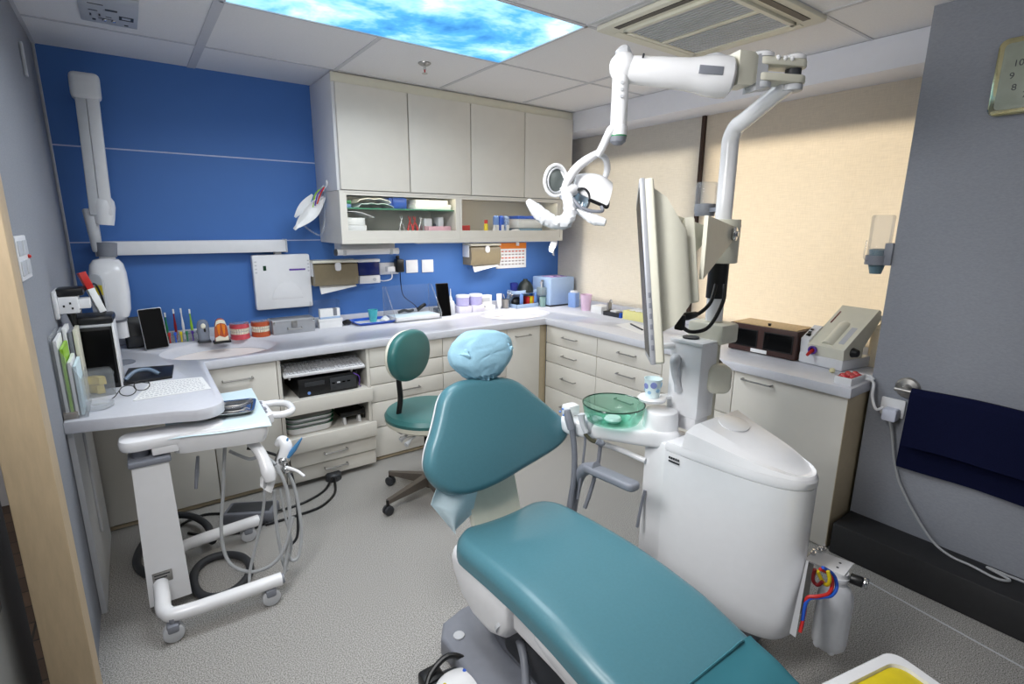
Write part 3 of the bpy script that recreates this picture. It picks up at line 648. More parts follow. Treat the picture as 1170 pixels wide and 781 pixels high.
# sockets
t = thing('wall_socket', 'double wall socket with a white plug and a black adapter', 'socket', (-1.6, -.001, 1.16))
MB().bx(-1.70, -.012, 1.115, -1.555, -.001, 1.20, .003).build('plate', m_whitep, t)
MB().bx(-1.66, -.06, 1.135, -1.60, -.012, 1.175, .006).build('plug', m_white, t)
MB().bx(-1.592, -.075, 1.13, -1.535, -.012, 1.225, .008).build('adapter', m_black, t)
MB().bx(-1.575, -.04, 1.225, -1.555, -.014, 1.25, .004).build('adapter_pin', m_black, t)
MB().tube([(-1.63, -.06, 1.14), (-1.64, -.075, 1.09), (-1.69, -.06, 1.075), (-1.715, -.04, 1.08)], .004).build('plug_cord', m_whitep, t)
MB().tube([(-1.56, -.05, 1.13), (-1.55, -.03, 1.05), (-1.53, -.03, .95), (-1.44, -.035, .87), (-1.42, -.05, .80)], .003).build('adapter_cord', m_navy, t)
for (x, z, lab) in ((-1.445, 1.165, 'left blank white switch plate on the blue wall'), (-1.315, 1.163, 'right blank white switch plate on the blue wall')):
    t = thing('switch_plate', lab, 'switch plate', (x, -.001, z), 'switch plates')
    MB().prism(rrect(.095, .095, .004), 0, .010, .002, wallM((x, -.001, z))).build('plate', m_white, t)
    MB().prism(rrect(.07, .07, .002), 0, .0112, .001, wallM((x, -.001, z))).build('rocker', m_whitep, t)
# lamp under the cupboards
t = thing('under_cabinet_lamp', 'white tube lamp fixed below the left of the wall cupboards', 'lamp', (-1.86, -.26, 1.354))
MB().bx(-2.06, -.30, 1.310, -1.70, -.16, 1.3545, .004).build('housing', m_lgrey, t)
MB().cyl((-2.10, -.315, 1.298), (-1.69, -.315, 1.298), .019, n=20, bev=.003).build('tube', m_whitep, t)
for x in (-2.102, -1.692): MB().cyl((x-.006, -.315, 1.298), (x+.006, -.315, 1.298), .021).build('end_ring', m_dark if x < -2 else m_whitep, t)
for x in (-2.05, -1.74): MB().bx(x-.01, -.338, 1.278, x+.01, -.29, 1.312, .004).build('clip', m_lgrey, t)
# calendar
t = thing('wall_calendar', 'paper calendar with orange header hanging under the glass cabinet', 'calendar', (-.525, -.001, 1.21))
cM = wallM((-.525, -.001, 1.215))
MB().bx(-.155, -.10, .001, .155, .11, .006, M=cM).build('sheet', m_paper, t)
MB().bx(-.155, .062, .001, .155, .11, .0068, M=cM).build('header', m_orange, t)
for r_ in range(5):
    f = MB().bx(-.14, .04-r_*.027-.0008, .005, .134, .04-r_*.027+.0008, .0063, M=cM)
    for c_ in range(8): f.bx(-.14+c_*.036, .04-r_*.027-.005, .005, -.14+c_*.036+.022, .04-r_*.027+.005, .0066, M=cM)
    f.build('date_row', mat('calendar_red', (206, 96, 70), .8) if r_ in (0, 2) else mat('calendar_grey', (160, 150, 150), .8), t)

MB().bx(.045, .085, .004, .075, .115, .014, .003, M=cM).build('clip', m_whitep, t)
# hook and bags on the cupboard side
t = thing('wall_hook', 'small white hook stuck to the side of the wall cupboard', 'hook', (UX0, -.24, 1.70))
MB().ball((UX0-.006, -.24, 1.715), (.007, .013, .02), 14).tube([(UX0-.008, -.24, 1.70), (UX0-.02, -.24, 1.685), (UX0-.028, -.24, 1.70)], .003).build('hook', m_white, t)
t = thing('hanging_strap', 'red, blue and green strap looped on the white hook', 'strap', (UX0-.03, -.24, 1.6))
for k, m in enumerate((m_red, m_purple, m_lime)):
    MB().tube([(UX0-.022, -.24, 1.692), (UX0-.05-.012*k, -.25+.01*k, 1.65), (UX0-.075-.01*k, -.25+.014*k, 1.59-.01*k)], .0045).build('strand', m, t)
t = thing('face_mask', 'white folded mask dangling from the strap on the cupboard side', 'mask', (UX0-.1, -.24, 1.45))
P1 = Yp(-.25, 371, 225); P2 = Yp(-.25, 338, 262)
def mk(u, v):
    p = P1.lerp(P2, u); w = .012+.055*math.sin(PI*min(1, u*1.05))**.8
    return (p.x+w*(v-.5)*1.0, p.y+.03*math.sin(PI*v)+.01*math.sin(9*u), p.z-.8*w*(v-.5)+.004*math.sin(14*v))
MB().sheet(mk, 20, 10, .003).build('mask_body', m_paper, t)
Q1 = Yp(-.22, 357, 222); Q2 = Yp(-.22, 337, 248)
def mk2(u, v):
    p = Q1.lerp(Q2, u); w = .01+.03*math.sin(PI*u); return (p.x+w*(v-.5), p.y+.01*v, p.z-.7*w*(v-.5))
MB().sheet(mk2, 14, 4, .003).build('mask_flap', m_paper, t)
t = thing('clear_tube_loop', 'loop of clear tubing hanging along the cupboard side', 'tubing', (UX0-.02, -.2, 1.4))
MB().tube([(UX0-.015, -.238, 1.69), (UX0-.012, -.19, 1.6), (UX0-.014, -.17, 1.48), (UX0-.05, -.17, 1.40), (UX0-.16, -.19, 1.47), (UX0-.19, -.2, 1.52)], .005).build('tubing', m_acryl2, t)
t = thing('small_plastic_bag', 'small clear plastic bag hooked at the lower right end of the glass cabinet', 'bag', (-.325, -.3, 1.3))
def sb(u, v): return (-.3395+.06*u+.012*math.sin(5*v)*(v>.05), -.30+.02*math.sin(6*u+3*v), 1.37-.11*v-.035*u*v)
MB().sheet(sb, 8, 8, .002).build('film', m_film, t)

# =================================================================== LEFT WALL
t = thing('light_switch', 'four-gang white switch plate on the grey wall by the doorway', 'switch plate', (XL, -1.53, 1.37))
lM = frame((XL+.001, -1.535, 1.372), (0, 1, 0), (0, 0, 1))
MB().prism(rrect(.19, .125, .004), 0, .010, .002, lM).build('plate', m_whitep, t)
for sx in (-.045, .045):
    for sy in (.028, -.028): MB().prism(rrect(.07, .042, .003), 0, .013, .002, lM @ Matrix.Translation((sx, sy, 0))).build('rocker', m_lgrey, t)
MB().ball((.075, 0, .012), .006, 10, M=lM).build('indicator', m_red, t)
t = thing('wall_strip', 'short pale strip fixed high on the grey wall near the ceiling', 'strip', (XL, -.525, 2.12))
MB().bx(XL+.001, -.55, 2.06, XL+.012, -.52, 2.19, .003).build('strip', m_lgrey, t)
t = thing('power_socket', 'white socket adapter with a black transformer on the left grey wall', 'socket', (XL, -.93, 1.16))
MB().bx(XL+.001, -1.02, 1.11, XL+.014, -.86, 1.215, .003).build('plate', m_whitep, t)
MB().bx(XL+.014, -.99, 1.125, XL+.075, -.895, 1.19, .004).build('adapter', m_white, t)
MB().bx(XL+.06, -.975, 1.14, XL+.11, -.90, 1.178, .003).build('plug', m_white, t)
MB().bx(XL+.012, -.985, 1.192, XL+.095, -.89, 1.222, .006).build('transformer', m_black, t)
f = MB()
for (a, b) in ((.03, 1.155), (.05, 1.165), (.055, 1.145)): f.bx(XL+a-.003, -.9915, b-.004, XL+a+.003, -.988, b+.004)
f.build('socket_slots', m_black, t)
MB().cyl((XL+.045, -.95, 1.126), (XL+.05, -.95, 1.06), .016, .006).build('plug_top', m_black, t)
MB().tube([(XL+.05, -.95, 1.07), (XL+.05, -.85, .98), (XL+.06, -.8, .9)], .004).build('cord', m_black, t)
MB().tube([(XL+.09, -.93, 1.2), (XL+.13, -.85, 1.22), (XL+.145, -.8, 1.1), (XL+.11, -.78, 1.02), (XL+.06, -.76, .98)], .004).build('black_cord', m_black, t)

# =================================================================== GREY WALL ON THE RIGHT
t = thing('wall_clock', 'square pale gold framed clock on the grey wall', 'clock', (XG, -3.12, 2.0))
gM = frame((XG-.001, -3.118, 2.005), (0, -1, 0), (0, 0, 1))
MB().prism(rrect(.285, .26, .028, 6), 0, .03, .006, gM).build('case', m_gold, t)
MB().prism(rrect(.248, .222, .016, 6), 0, .0312, .001, gM).build('dial', mat('grey_green_dial', (150, 156, 142), .18, coat=.6), t)
for k in range(12):
    a = PI/2-2*PI*(k+1)/12; text('numeral', str(k+1), .03, gM @ Matrix.Translation((.09*math.cos(a), .08*math.sin(a), .0316)), m_dark, t)
for (a, L) in ((.9, .05), (2.4, .07)): MB().box((L/2*math.cos(a), L/2*math.sin(a), .033), (L, .004, .001), M=gM @ Matrix.Translation((0, 0, 0))).build('hand', m_dark, t)
t = thing('towel_rail', 'steel towel rail with a round flange on the grey wall', 'rail', (XG, -3.2, .8))
RZ_ = .80
MB().lathe([(.046, 0), (.046, .004), (.04, .010), (.02, .014), (.014, .02), (.014, .06)], frame((XG-.001, -2.885, RZ_), (0, 1, 0), (0, 0, 1)) @ Matrix.Rotation(PI, 4, 'Y'), 32).build('flange', m_steel, t)
MB().tube([(XG-.03, -2.885, RZ_), (XG-.055, -2.888, RZ_), (XG-.06, -2.905, RZ_), (XG-.06, -3.55, RZ_)], .010, 12, 4).build('rail_bar', m_steel, t)
MB().lathe([(.036, 0), (.036, .004), (.03, .01), (.016, .014), (.013, .02), (.013, .06)], frame((XG-.001, -3.55, RZ_), (0, 1, 0), (0, 0, 1)) @ Matrix.Rotation(PI, 4, 'Y'), 32).build('flange', m_steel, t)
def cl(u, v):
    y = -2.918-.60*u
    prof = [(-.022, .448), (-.03, .60), (-.038, .74), (-.042, .80), (-.052, .818), (-.068, .818), (-.078, .80), (-.082, .74), (-.086, .66), (-.09, .57)]
    s_ = v*(len(prof)-1); k = min(int(s_), len(prof)-2); q = s_-k
    dx = prof[k][0]+(prof[k+1][0]-prof[k][0])*q; z = prof[k][1]+(prof[k+1][1]-prof[k][1])*q
    return (XG+dx-.004*math.sin(11*u+2*v), y-(.03 if k < 2 else 0)*0+(.02*(1-v*2) if v < .5 else 0)*(1-u), z+.004*math.sin(5*u))
o = single('navy_cloth', MB().sheet(cl, 40, 36, .004), m_navy, 'dark navy cloth folded over the towel rail on the grey wall', 'cloth', (XG-.06, -3.2, .8))
t = thing('mains_plug', 'white plug in a low socket beside the navy cloth', 'plug', (XG, -2.845, .69))
MB().prism(rrect(.09, .08, .004), 0, .01, .002, frame((XG-.001, -2.845, .70), (0, -1, 0), (0, 0, 1))).build('plate', m_whitep, t)
MB().prism(rrect(.055, .055, .01), 0, .05, .006, frame((XG-.01, -2.85, .675), (0, -1, 0), (0, 0, 1))).build('plug', mat('bluish_white_plastic', (210, 214, 230), .4), t)
MB().tube([(XG-.04, -2.82, .70), (XG-.06, -2.80, .69), (XG-.05, -2.775, .74), (XG-.04, -2.768, .80), (XG-.055, -2.74, .815)], .006).build('cable', m_white, t)
a = [(XG-.05, -2.855, .65), (XG-.035, -2.87, .58), (XG-.03, -2.885, .5), (XG-.02, -2.905, .42), (XG-.02, -2.93, .36), (XG-.03, -3.0, .26), (XG-.05, -3.08, .18), (XG-.07, -3.15, .157)]
e = [Zp(.157, 1125, 655), Zp(.157, 1150, 680), Zp(.157, 1152, 690), Zp(.157, 1125, 672), Zp(.157, 1128, 656), Zp(.157, 1170, 662)]
MB().tube(a+[(XG-.08, -3.22, .157), (XG-.10, -3.30, .157), (XG-.07, -3.33, .158), (XG-.05, -3.26, .162), (XG-.04, -3.33, .157), (XG-.04, -3.55, .157)], .005).build('cord', m_hose, t)
t = thing('cup_dispenser', 'clear cup dispenser with grey bracket at the edge of the grey wall', 'dispenser', (XG+.03, -2.70, 1.3))
c = V((XG+.02, -2.685, 1.36))
MB().lathe([(.042, -.04), (.044, .16), (.04, .168), (0, .168)], c, 32, cap=False).build('clear_tube', m_acryl2, t)
MB().lathe([(.047, -.045), (.047, -.005), (.0435, -.005), (.0435, -.045)], c, 32, cap=False).bx(c.x-.03, LEND-.0005, c.z-.045, c.x+.03, c.y-.03, c.z+.05, .003).build('bracket', m_greyp, t)
MB().lathe([(.022, -.085), (.033, -.04), (.036, .02), (.02, .025), (0, .025)], c, 24).build('nozzle', mat('slate_blue_plastic', (96, 124, 136), .4), t)
MB().tube([(c.x-.048, c.y+.02, c.z-.03), (c.x-.066, c.y+.03, c.z-.01), (c.x-.06, c.y+.03, c.z+.06)], .003).build('lever', m_acryl2, t)
# =================================================================== ON THE WORKTOP ALONG THE BLUE WALL
def G(px, py, z=ZC): p = Zp(z, px, py); return V((p.x, p.y, z))
def T(p): return Matrix.Translation(V(p))
def RZm(p, a): return Matrix.Translation(V(p)) @ Matrix.Rotation(a, 4, 'Z')
# ---- desk end by the left wall
dz = ZC
c = V((-3.365, -1.215, dz))
t = thing('brochure_holder', 'clear acrylic brochure holder at the front corner of the desk', 'holder', c)
MB().bx(c.x-.034, c.y-.095, dz, c.x+.034, c.y+.12, dz+.005).bx(c.x-.034, c.y-.095, dz+.005, c.x-.031, c.y+.12, dz+.30).bx(c.x+.031, c.y-.095, dz+.005, c.x+.034, c.y+.12, dz+.14).loft([[(c.x-.031, c.y-.095+k, dz+.005), (c.x+.031, c.y-.095+k, dz+.005), (c.x+.031, c.y-.095+k, dz+.14), (c.x-.031, c.y-.095+k, dz+.30)] for k in (0, .003)]).build('holder', m_acryl2, t)
for k, (m, h, nm) in enumerate(((m_paper, .28, 'white brochure against the wall side of the acrylic holder'), (m_lime, .25, 'green brochure in the acrylic holder'), (m_paper, .20, 'short white brochure in front of the green brochure'), (m_bib, .185, 'pale blue brochure nearest the desk in the holder'))):
    single('brochure', MB().bx(c.x-.027+.0135*k, c.y-.075, dz+.006, c.x-.018+.0135*k, c.y+.10, dz+h), m, nm, 'brochure', (c.x-.022+.0135*k, c.y, dz+.006), 'brochures in the holder')
for k, (x, m, h) in enumerate(((-3.3915, m_lgrey, .28), (-3.3765, m_paper, .29), (-3.3615, m_greyp, .275), (-3.3465, m_ivory, .28))):
    single('folder', MB().bx(x-.006, -1.09, dz, x+.006, -.96, dz+h, .001), m, ('light grey folder nearest the left wall', 'white folder second from the left wall', 'mid grey folder third from the left wall', 'cream folder next to the black card reader')[k], 'folder', (x, -1.02, dz), 'folders by the left wall')
t = thing('label_printer', 'black upright box with a grey top on the desk by the left wall', 'printer', (-3.20, -.80, dz))
pM = RZm((-3.30, -.945, dz), -.04)
MB().bx(-.06, 0, 0, .06, .15, .262, .006, M=pM).build('housing', m_black, t)
MB().bx(-.062, -.003, .262, .062, .153, .274, .004, M=pM).build('grey_trim', m_lgrey, t)
MB().bx(-.064, -.005, .274, .07, .15, .305, .01, M=pM).build('top_part', m_black, t)
MB().bx(.061, -.004, 0, .068, .14, .272, .002, M=pM).build('white_side', m_whitep, t)
MB().bx(-.052, -.004, .02, .054, 0, .25, .002, M=pM).build('front_panel', m_glossblack, t)
a, b = V((-3.262, -.90, dz+.318)), V((-3.305, -.88, dz+.45))
q = frame(a, (.25, -.95, .1), (b-a)); L = (b-a).length
t = thing('toothpaste_carton', 'slim red and white carton propped on top of the black box', 'carton', a)
MB().bx(-.018, 0, -.012, .018, L*.72, .012, .001, M=q).build('carton', m_paper, t)
MB().bx(-.0182, L*.72, -.0122, .0182, L+.03, .0122, .001, M=q).build('red_end', m_red, t)
f = MB()
for k in range(4): f.bx(.006, .02+k*.02, .0115, .012, .032+k*.02, .0127, M=q)
f.build('printed_marks', m_dark, t)
g0 = G(128, 416)
t = thing('grey_stand', 'translucent grey post on a round foot on the desk', 'stand', g0)
MB().cyl((g0.x, g0.y, dz), (g0.x, g0.y, dz+.21), .03, .027, 20).build('post', m_acryl2, t)
MB().lathe([(0, 0), (.065, 0), (.065, .004), (.03, .009), (0, .009)], T((g0.x+.03, g0.y, dz))).build('foot', m_greyp, t)
# clear box with tooth models, dish, clip
c = G(97, 452)
t = thing('clear_box', 'clear plastic box with dental study models on the desk', 'box', c)
kM = RZm((c.x+.01, c.y, dz), .15)
MB().bx(-.085, -.06, 0, .085, .06, .004, M=kM).bx(-.085, -.06, .004, .085, -.056, .085, M=kM).bx(-.085, .056, .004, .085, .06, .085, M=kM).bx(-.085, -.056, .004, -.081, .056, .085, M=kM).bx(.081, -.056, .004, .085, .056, .085, M=kM).build('box', m_acryl2, t)
MB().bx(-.088, -.063, .085, .088, .063, .097, .003, M=kM).build('lid', m_acryl2, t)
def arch(R_, w, h, M, mb=None, n=16):
    """horseshoe jaw block"""
    mb = mb or MB(); out = []
    for k in range(n+1):
        a_ = PI*k/n; ci, si = math.cos(a_), math.sin(a_)
        rin, ro = R_-w/2, R_+w/2
        out.append([(rin*ci, 1.2*rin*si, 0), (ro*ci, 1.2*ro*si, 0), (ro*ci*.96, 1.2*ro*si*.96, h), (rin*ci*1.05, 1.2*rin*si*1.05, h)])
    b2 = MB().loft(out); bmesh.ops.transform(b2.bm, matrix=M, verts=b2.bm.verts)
    me = bpy.data.meshes.new('t'); b2.bm.to_mesh(me); b2.bm.free(); mb.bm.from_mesh(me); bpy.data.meshes.remove(me); return mb
def teeth(R_, z, s_, M, up=1, n=12):
    mb = MB()
    for k in range(n):
        a_ = PI*(k+.5)/n
        m4 = M @ Matrix.Translation((R_*math.cos(a_), 1.2*R_*math.sin(a_), z)) @ Matrix.Rotation(a_-PI/2, 4, 'Z')
        mb.box((0, 0, 0), (R_*PI/n*.92, s_*.6, s_), s_*.25, 2, M=m4)
    return mb
m_stone = mat('yellow_plaster', (206, 184, 96), .7, var=.15)
single('dental_model', arch(.042, .026, .034, kM @ T((.0, -.03, .006))), m_stone, 'yellow plaster jaw model inside the clear box', 'model', kM @ V((0, 0, .006)), 'plaster models')
single('dental_model', arch(.036, .024, .03, kM @ T((.015, -.03, .042))), m_stone, 'yellow plaster jaw model upon the other in the clear box', 'model', kM @ V((.02, 0, .038)), 'plaster models')
c = G(112, 464); single('glass_dish', MB().lathe([(0, 0), (.042, 0), (.05, .004), (.052, .018), (.049, .018), (.046, .006), (0, .005)], T((c.x, c.y-.02, dz))), m_acryl2, 'round clear dish near the front edge of the desk', 'dish', (c.x, c.y-.02, dz))
c = G(82, 477); single('wooden_clip', MB().bx(c.x-.02, c.y-.018, dz, c.x+.02, c.y+.018, dz+.022, .002), mat('light_brown_card', (150, 132, 110), .6, var=.1), 'small brown card box at the front desk corner', 'box', c)
# pad, glasses and written sheets
pl = [G(138, 441), G(197, 432), G(199, 419), G(147, 423)]
single('black_pad', MB().prism([(p.x, p.y) for p in pl], dz+.0005, dz+.012, .003), m_black, 'black rectangular pad on the desk beside the papers', 'pad', pl[0])
a, b = G(143, 434, dz+.013), G(182, 427, dz+.013)
single('curved_strap', MB().tube([a, a.lerp(b, .3)+V((0, .03, .022)), a.lerp(b, .7)+V((0, .03, .022)), b], .009, 10), mat('pale_blue_grey', (110, 128, 150), .3), 'curved blue-grey strap resting on the black pad', 'strap', a)
pp = [G(152, 458), G(241, 444), G(231, 431), G(172, 437)]
t = thing('written_sheet', 'white sheets covered in small handwriting on the desk end', 'paper', pp[0])
MB().prism([(p.x, p.y) for p in pp], dz+.0005, dz+.003).build('sheet', m_paper, t)
f = MB()
for r_ in range(9):
    u = .08+r_*.1
    A_, B_ = pp[0].lerp(pp[3], u), pp[1].lerp(pp[2], u); k = 0.04
    while k < .93:
        w = random.uniform(.02, .06); p, q_ = A_.lerp(B_, k), A_.lerp(B_, min(.95, k+w)); f.box(((p.x+q_.x)/2, (p.y+q_.y)/2, dz+.0032), ((q_.x-p.x), .004, .0004)); k += w+.02
f.build('handwriting', mat('pencil_grey', (150, 150, 160), .8), t)
t = thing('eyeglasses', 'thin black framed eyeglasses lying open on the desk papers', 'glasses', G(150, 448))
e1, e2 = G(146, 446, dz+.022), G(162, 440, dz+.022)
for e_ in (e1, e2):
    MB().tube([e_+V((.027*math.cos(k*PI/6), .012*math.sin(k*PI/6), .018*math.sin(k*PI/6))) for k in range(12)], .0018, 6, 2, True).build('rim', m_black, t)
MB().tube([e1+V((.025, .003, .004)), (e1+e2)/2+V((0, 0, .01)), e2+V((-.025, .003, .004))], .0018, 6).build('bridge', m_black, t)
MB().tube([e1+V((-.027, 0, .005)), G(132, 452, dz+.015), G(128, 455, dz+.004)], .0018, 6).build('temple', m_black, t)
MB().tube([e2+V((.027, 0, .005)), G(150, 436, dz+.015), G(129, 438, dz+.005)], .0018, 6).build('temple', m_black, t)

# ---- toothbrushes, tablets, models
p0 = G(167, 401)
t = thing('tablet_stand', 'black tablet leaning on its stand under the x-ray head', 'tablet', p0)
M = frame(p0+V((0, 0, .003)), (1, .10, .04), (-.24, .22, 1))
MB().prism([(x+.055, y+.112) for x, y in rrect(.110, .225, .008)], -.012, 0, .003, M).build('frame', m_silver, t)
MB().prism([(x+.055, y+.112) for x, y in rrect(.103, .217, .006)], 0, .002, 0, M).build('screen', m_glossblack, t)
MB().bx(p0.x-.0, p0.y+.02, dz, p0.x+.05, p0.y+.11, dz+.09, .01).build('stand', m_black, t)
p1 = V((-3.21, -.135, dz))
t = thing('black_frame_stand', 'smaller black tablet half hidden behind the x-ray cone', 'tablet', p1)
M = frame(p1+V((0, 0, .004)), (1, .05, 0), (-.2, .25, 1))
MB().prism([(x+.05, y+.085) for x, y in rrect(.12, .17, .006)], -.014, 0, .003, M).build('screen', m_black, t)
MB().bx(-.0, .0, .0, .10, .06, .02, .003, M=M).build('lower_panel', m_dark, t)
MB().bx(p1.x+.0, p1.y+.02, dz, p1.x+.08, p1.y+.07, dz+.04, .004).build('stand', m_black, t)
rk = V((-2.955, -.06, dz))
t = thing('toothbrush_rack', 'clear acrylic rack of interdental brushes against the blue wall', 'rack', rk)
MB().bx(-3.06, -.10, dz, -2.85, -.095, dz+.05).bx(-3.06, -.03, dz, -2.85, -.025, dz+.05).bx(-3.06, -.095, dz, -2.85, -.03, dz+.004).bx(-3.06, -.10, dz+.046, -2.85, -.025, dz+.05).build('rack', m_acryl2, t)
for k, m in enumerate((m_orange, m_red, m_blue, m_yellow, m_green, m_purple, m_dark)):
    x = -3.045+k*.0285
    MB().tube([(x, -.115, dz+.004), (x, -.112, dz+.05)], [.004, .004], 6, 0).box((x, -.114, dz+.055), (.014, .008, .02), .002).build('interdental_brush', m, t)
tb = (((179, 356), (184, 388), mat('ochre_plastic', (206, 160, 70), .4), 'ochre toothbrush at the left of the upright toothbrush row'), ((188, 357), (193, 391), m_green, 'green toothbrush in the acrylic rack'), ((197.5, 353), (203, 391), mat('maroon_plastic', (140, 24, 30), .4), 'dark red toothbrush in the middle of the row'), ((206, 352), (212, 390), m_whitep, 'white toothbrush in the acrylic rack'), ((216, 353), (221.5, 390), m_lime, 'lime green toothbrush at the right of the row'))
for (a, b, m, lab) in tb:
    B_ = Yp(-.05, *b); A_ = Yp(-.05, *a); B_.z = dz+.006
    t = thing('toothbrush', lab, 'toothbrush', B_, 'toothbrushes in the rack')
    MB().tube([B_, B_.lerp(A_, .2), B_.lerp(A_, .45), B_.lerp(A_, .62), B_.lerp(A_, .75), A_], [.004, .006, .0075, .005, .0035, .0045], 8).build('handle', m, t)
    MB().box(A_+V((0, -.007, -.012)), (.009, .012, .026), .002).build('bristles', m_paper, t)
c = G(234, 391)
t = thing('tooth_model', 'clear plastic tooth model on the worktop behind the left basin', 'tooth model', c)
MB().bx(c.x-.033, c.y-.025, dz, c.x+.033, c.y+.025, dz+.012, .003).build('base', m_dark, t)
MB().loft([[(c.x+w*math.copysign(abs(ci)**.7, ci), c.y+.7*w*math.copysign(abs(si)**.7, si), dz+z) for ci, si in ((math.cos(2*PI*k/20), math.sin(2*PI*k/20)) for k in range(20))] for z, w in ((.012, .028), (.06, .031), (.10, .032), (.125, .025), (.135, .012))]).build('tooth', clear('smoky_clear_resin', (150, 158, 172), .55), t)
MB().ball((c.x, c.y-.022, dz+.10), (.013, .008, .016), 12).build('crown', m_tooth, t)
MB().ball((c.x+.006, c.y-.022, dz+.075), (.006, .005, .012), 10).build('cavity', m_black, t)
c = G(254, 391)
t = thing('tooth_cutaway_model', 'orange cutaway tooth model on a black base', 'tooth model', c)
MB().bx(c.x-.045, c.y-.03, dz, c.x+.045, c.y+.03, dz+.012, .002).build('base', m_black, t)
fM = frame((c.x, c.y+.012, dz+.012), (1, 0, 0), (0, 0, 1))
MB().prism([(-.036, 0), (.036, 0), (.033, .06), (.028, .10), (.02, .122), (.008, .13), (-.008, .13), (-.02, .122), (-.028, .10), (-.033, .06)], 0, .03, .004, fM).build('block', m_gumo, t)
MB().prism([(-.03, .085), (-.022, .118), (-.008, .126), (.008, .126), (.022, .118), (.03, .085), (.02, .10), (0, .106), (-.02, .10)], .028, .034, .001, fM).build('enamel', m_tooth, t)
for s_ in (-1, 1): MB().prism([(s_*.004, .1), (s_*.022, .094), (s_*.018, .05), (s_*.012, .03), (s_*.006, .06)][::s_], .028, .033, .001, fM).build('root_canal', m_orange, t)
MB().prism([(-.034, .002), (.034, .002), (.033, .03), (.015, .02), (-.012, .032), (-.033, .022)], .028, .033, .001, fM).build('bone', m_tooth, t)
for (px, gum, lab) in (((277, 388), m_gum, 'pink gum dentures model with white teeth on the worktop'), ((301, 385), m_gumo, 'orange gum dentures model beside the silver box')):
    c = G(*px); M = RZm((c.x, c.y+.065, dz), PI)
    t = thing('dentures_model', lab, 'dentures', c, 'dentures models')
    arch(.043, .022, .03, M, None).build('lower_gum', gum, t)
    teeth(.045, .036, .02, M).build('lower_teeth', m_tooth, t)
    arch(.043, .022, .026, M @ T((0, 0, .066)), None).build('upper_gum', gum, t)
    teeth(.047, .058, .021, M).build('upper_teeth', m_tooth, t)
    MB().bx(-.05, -.008, .092, .05, .062, .099, .003, M=M).bx(-.05, -.018, .0, -.042, -.008, .095, .002, M=M).bx(.042, -.018, .0, .05, -.008, .095, .002, M=M).build('articulator', m_acryl2, t)
# silver case
c = G(337, 380.5); M = RZm((c.x, c.y+.065, dz), .02)
t = thing('silver_case', 'small silver metal case with latch on the worktop', 'case', c)
MB().box((0, 0, .045), (.255, .13, .09), .006, M=M).build('case', m_silver, t)
MB().box((0, -.001, .083), (.258, .134, .014), .004, M=M).build('lid', m_silver, t)
MB().box((0, -.068, .062), (.034, .008, .042), .003, M=M).build('latch', m_steel, t)
MB().tube([M @ V(p) for p in ((-.04, -.067, .04), (-.038, -.078, .03), (.038, -.078, .03), (.04, -.067, .04))], .003, 8, 3).build('handle', m_steel, t)
for s_ in (-1, 1): MB().box((s_*.118, -.066, .074), (.012, .006, .018), .002, M=M).build('corner_clip', m_chrome, t)
# white boxes in an acrylic case
def crate(t, x0, y0, x1, y1, z, h, m, name, w=.004, front=True):
    b = MB().bx(x0, y0, z, x1, y1, z+w).bx(x0, y1-w, z, x1, y1, z+h).bx(x0, y0, z, x0+w, y1, z+h).bx(x1-w, y0, z, x1, y1, z+h)
    if front: b.bx(x0, y0, z, x1, y0+w, z+h*.4)
    return b.build(name, m, t)
c = G(378, 374)
t = thing('acrylic_case', 'clear acrylic case behind the two white cartons on the worktop', 'case', (c.x-.02, -.05, dz))
crate(t, c.x-.105, -.095, c.x+.085, -.018, dz, .175, m_acryl, 'case', front=False)
t = thing('carton', 'wide white carton at the bottom, beside the silver case', 'carton', c)
MB().bx(c.x-.075, c.y-.01, dz, c.x+.075, c.y+.07-.04, dz+.06, .002).build('carton', m_paper, t); MB().bx(c.x-.08, c.y-.014, dz+.045, c.x+.08, c.y+.034, dz+.062, .002).build('lid', m_paper, t)
t = thing('carton', 'white carton with blue edge sitting on the wider carton', 'carton', (c.x, c.y, dz+.063))
MB().bx(c.x-.066, c.y-.008, dz+.063, c.x+.066, c.y+.028, dz+.128, .002).build('carton', m_paper, t)
MB().bx(c.x-.0665, c.y-.0085, dz+.063, c.x+.0665, c.y+.0285, dz+.076, .002).build('blue_band', m_lblue, t); MB().bx(c.x+.02, c.y-.0088, dz+.08, c.x+.045, c.y+.028, dz+.1287, .001).build('grey_label', m_greyp, t)
single('black_gadget', MB().tube([(c.x+.095, c.y+.02, dz+.018), (c.x+.115, c.y+.0, dz+.03), (c.x+.13, c.y+.02, dz+.018), (c.x+.12, c.y+.05, dz+.02)], .015, 10), m_black, 'black rubber ring gadget between white cartons and blue tray', 'gadget', (c.x+.1, c.y, dz))
c = G(424, 367)
t = thing('blue_tray', 'bright blue instrument tray near the clear acrylic box', 'tray', c)
tx0, tx1, ty0, ty1 = c.x-.15, c.x+.145, -.225, -.035
def rim(h, g, z): return [(c.x+p[0], (ty0+ty1)/2+p[1], dz+z) for p in rrect(tx1-tx0+2*g, ty1-ty0+2*g, .03)]
MB().loft([rim(0, -.02, 0), rim(0, -.004, .012), rim(0, .006, .02), rim(0, .006, .023), rim(0, -.006, .02), rim(0, -.02, .006)]).build('tray', m_blue, t)
MB().prism([(c.x+p[0], (ty0+ty1)/2+p[1]) for p in rrect(tx1-tx0-.05, ty1-ty0-.05, .02)], dz+.0055, dz+.008).build('liner', m_paper, t)
single('plastic_cup', cup_bm((c.x-.005, -.13, dz+.008), .024, .034, .085), mat('turquoise_plastic', (76, 186, 194), .4), 'turquoise plastic cup standing in the blue tray', 'cup', (c.x-.005, -.13, dz+.008))
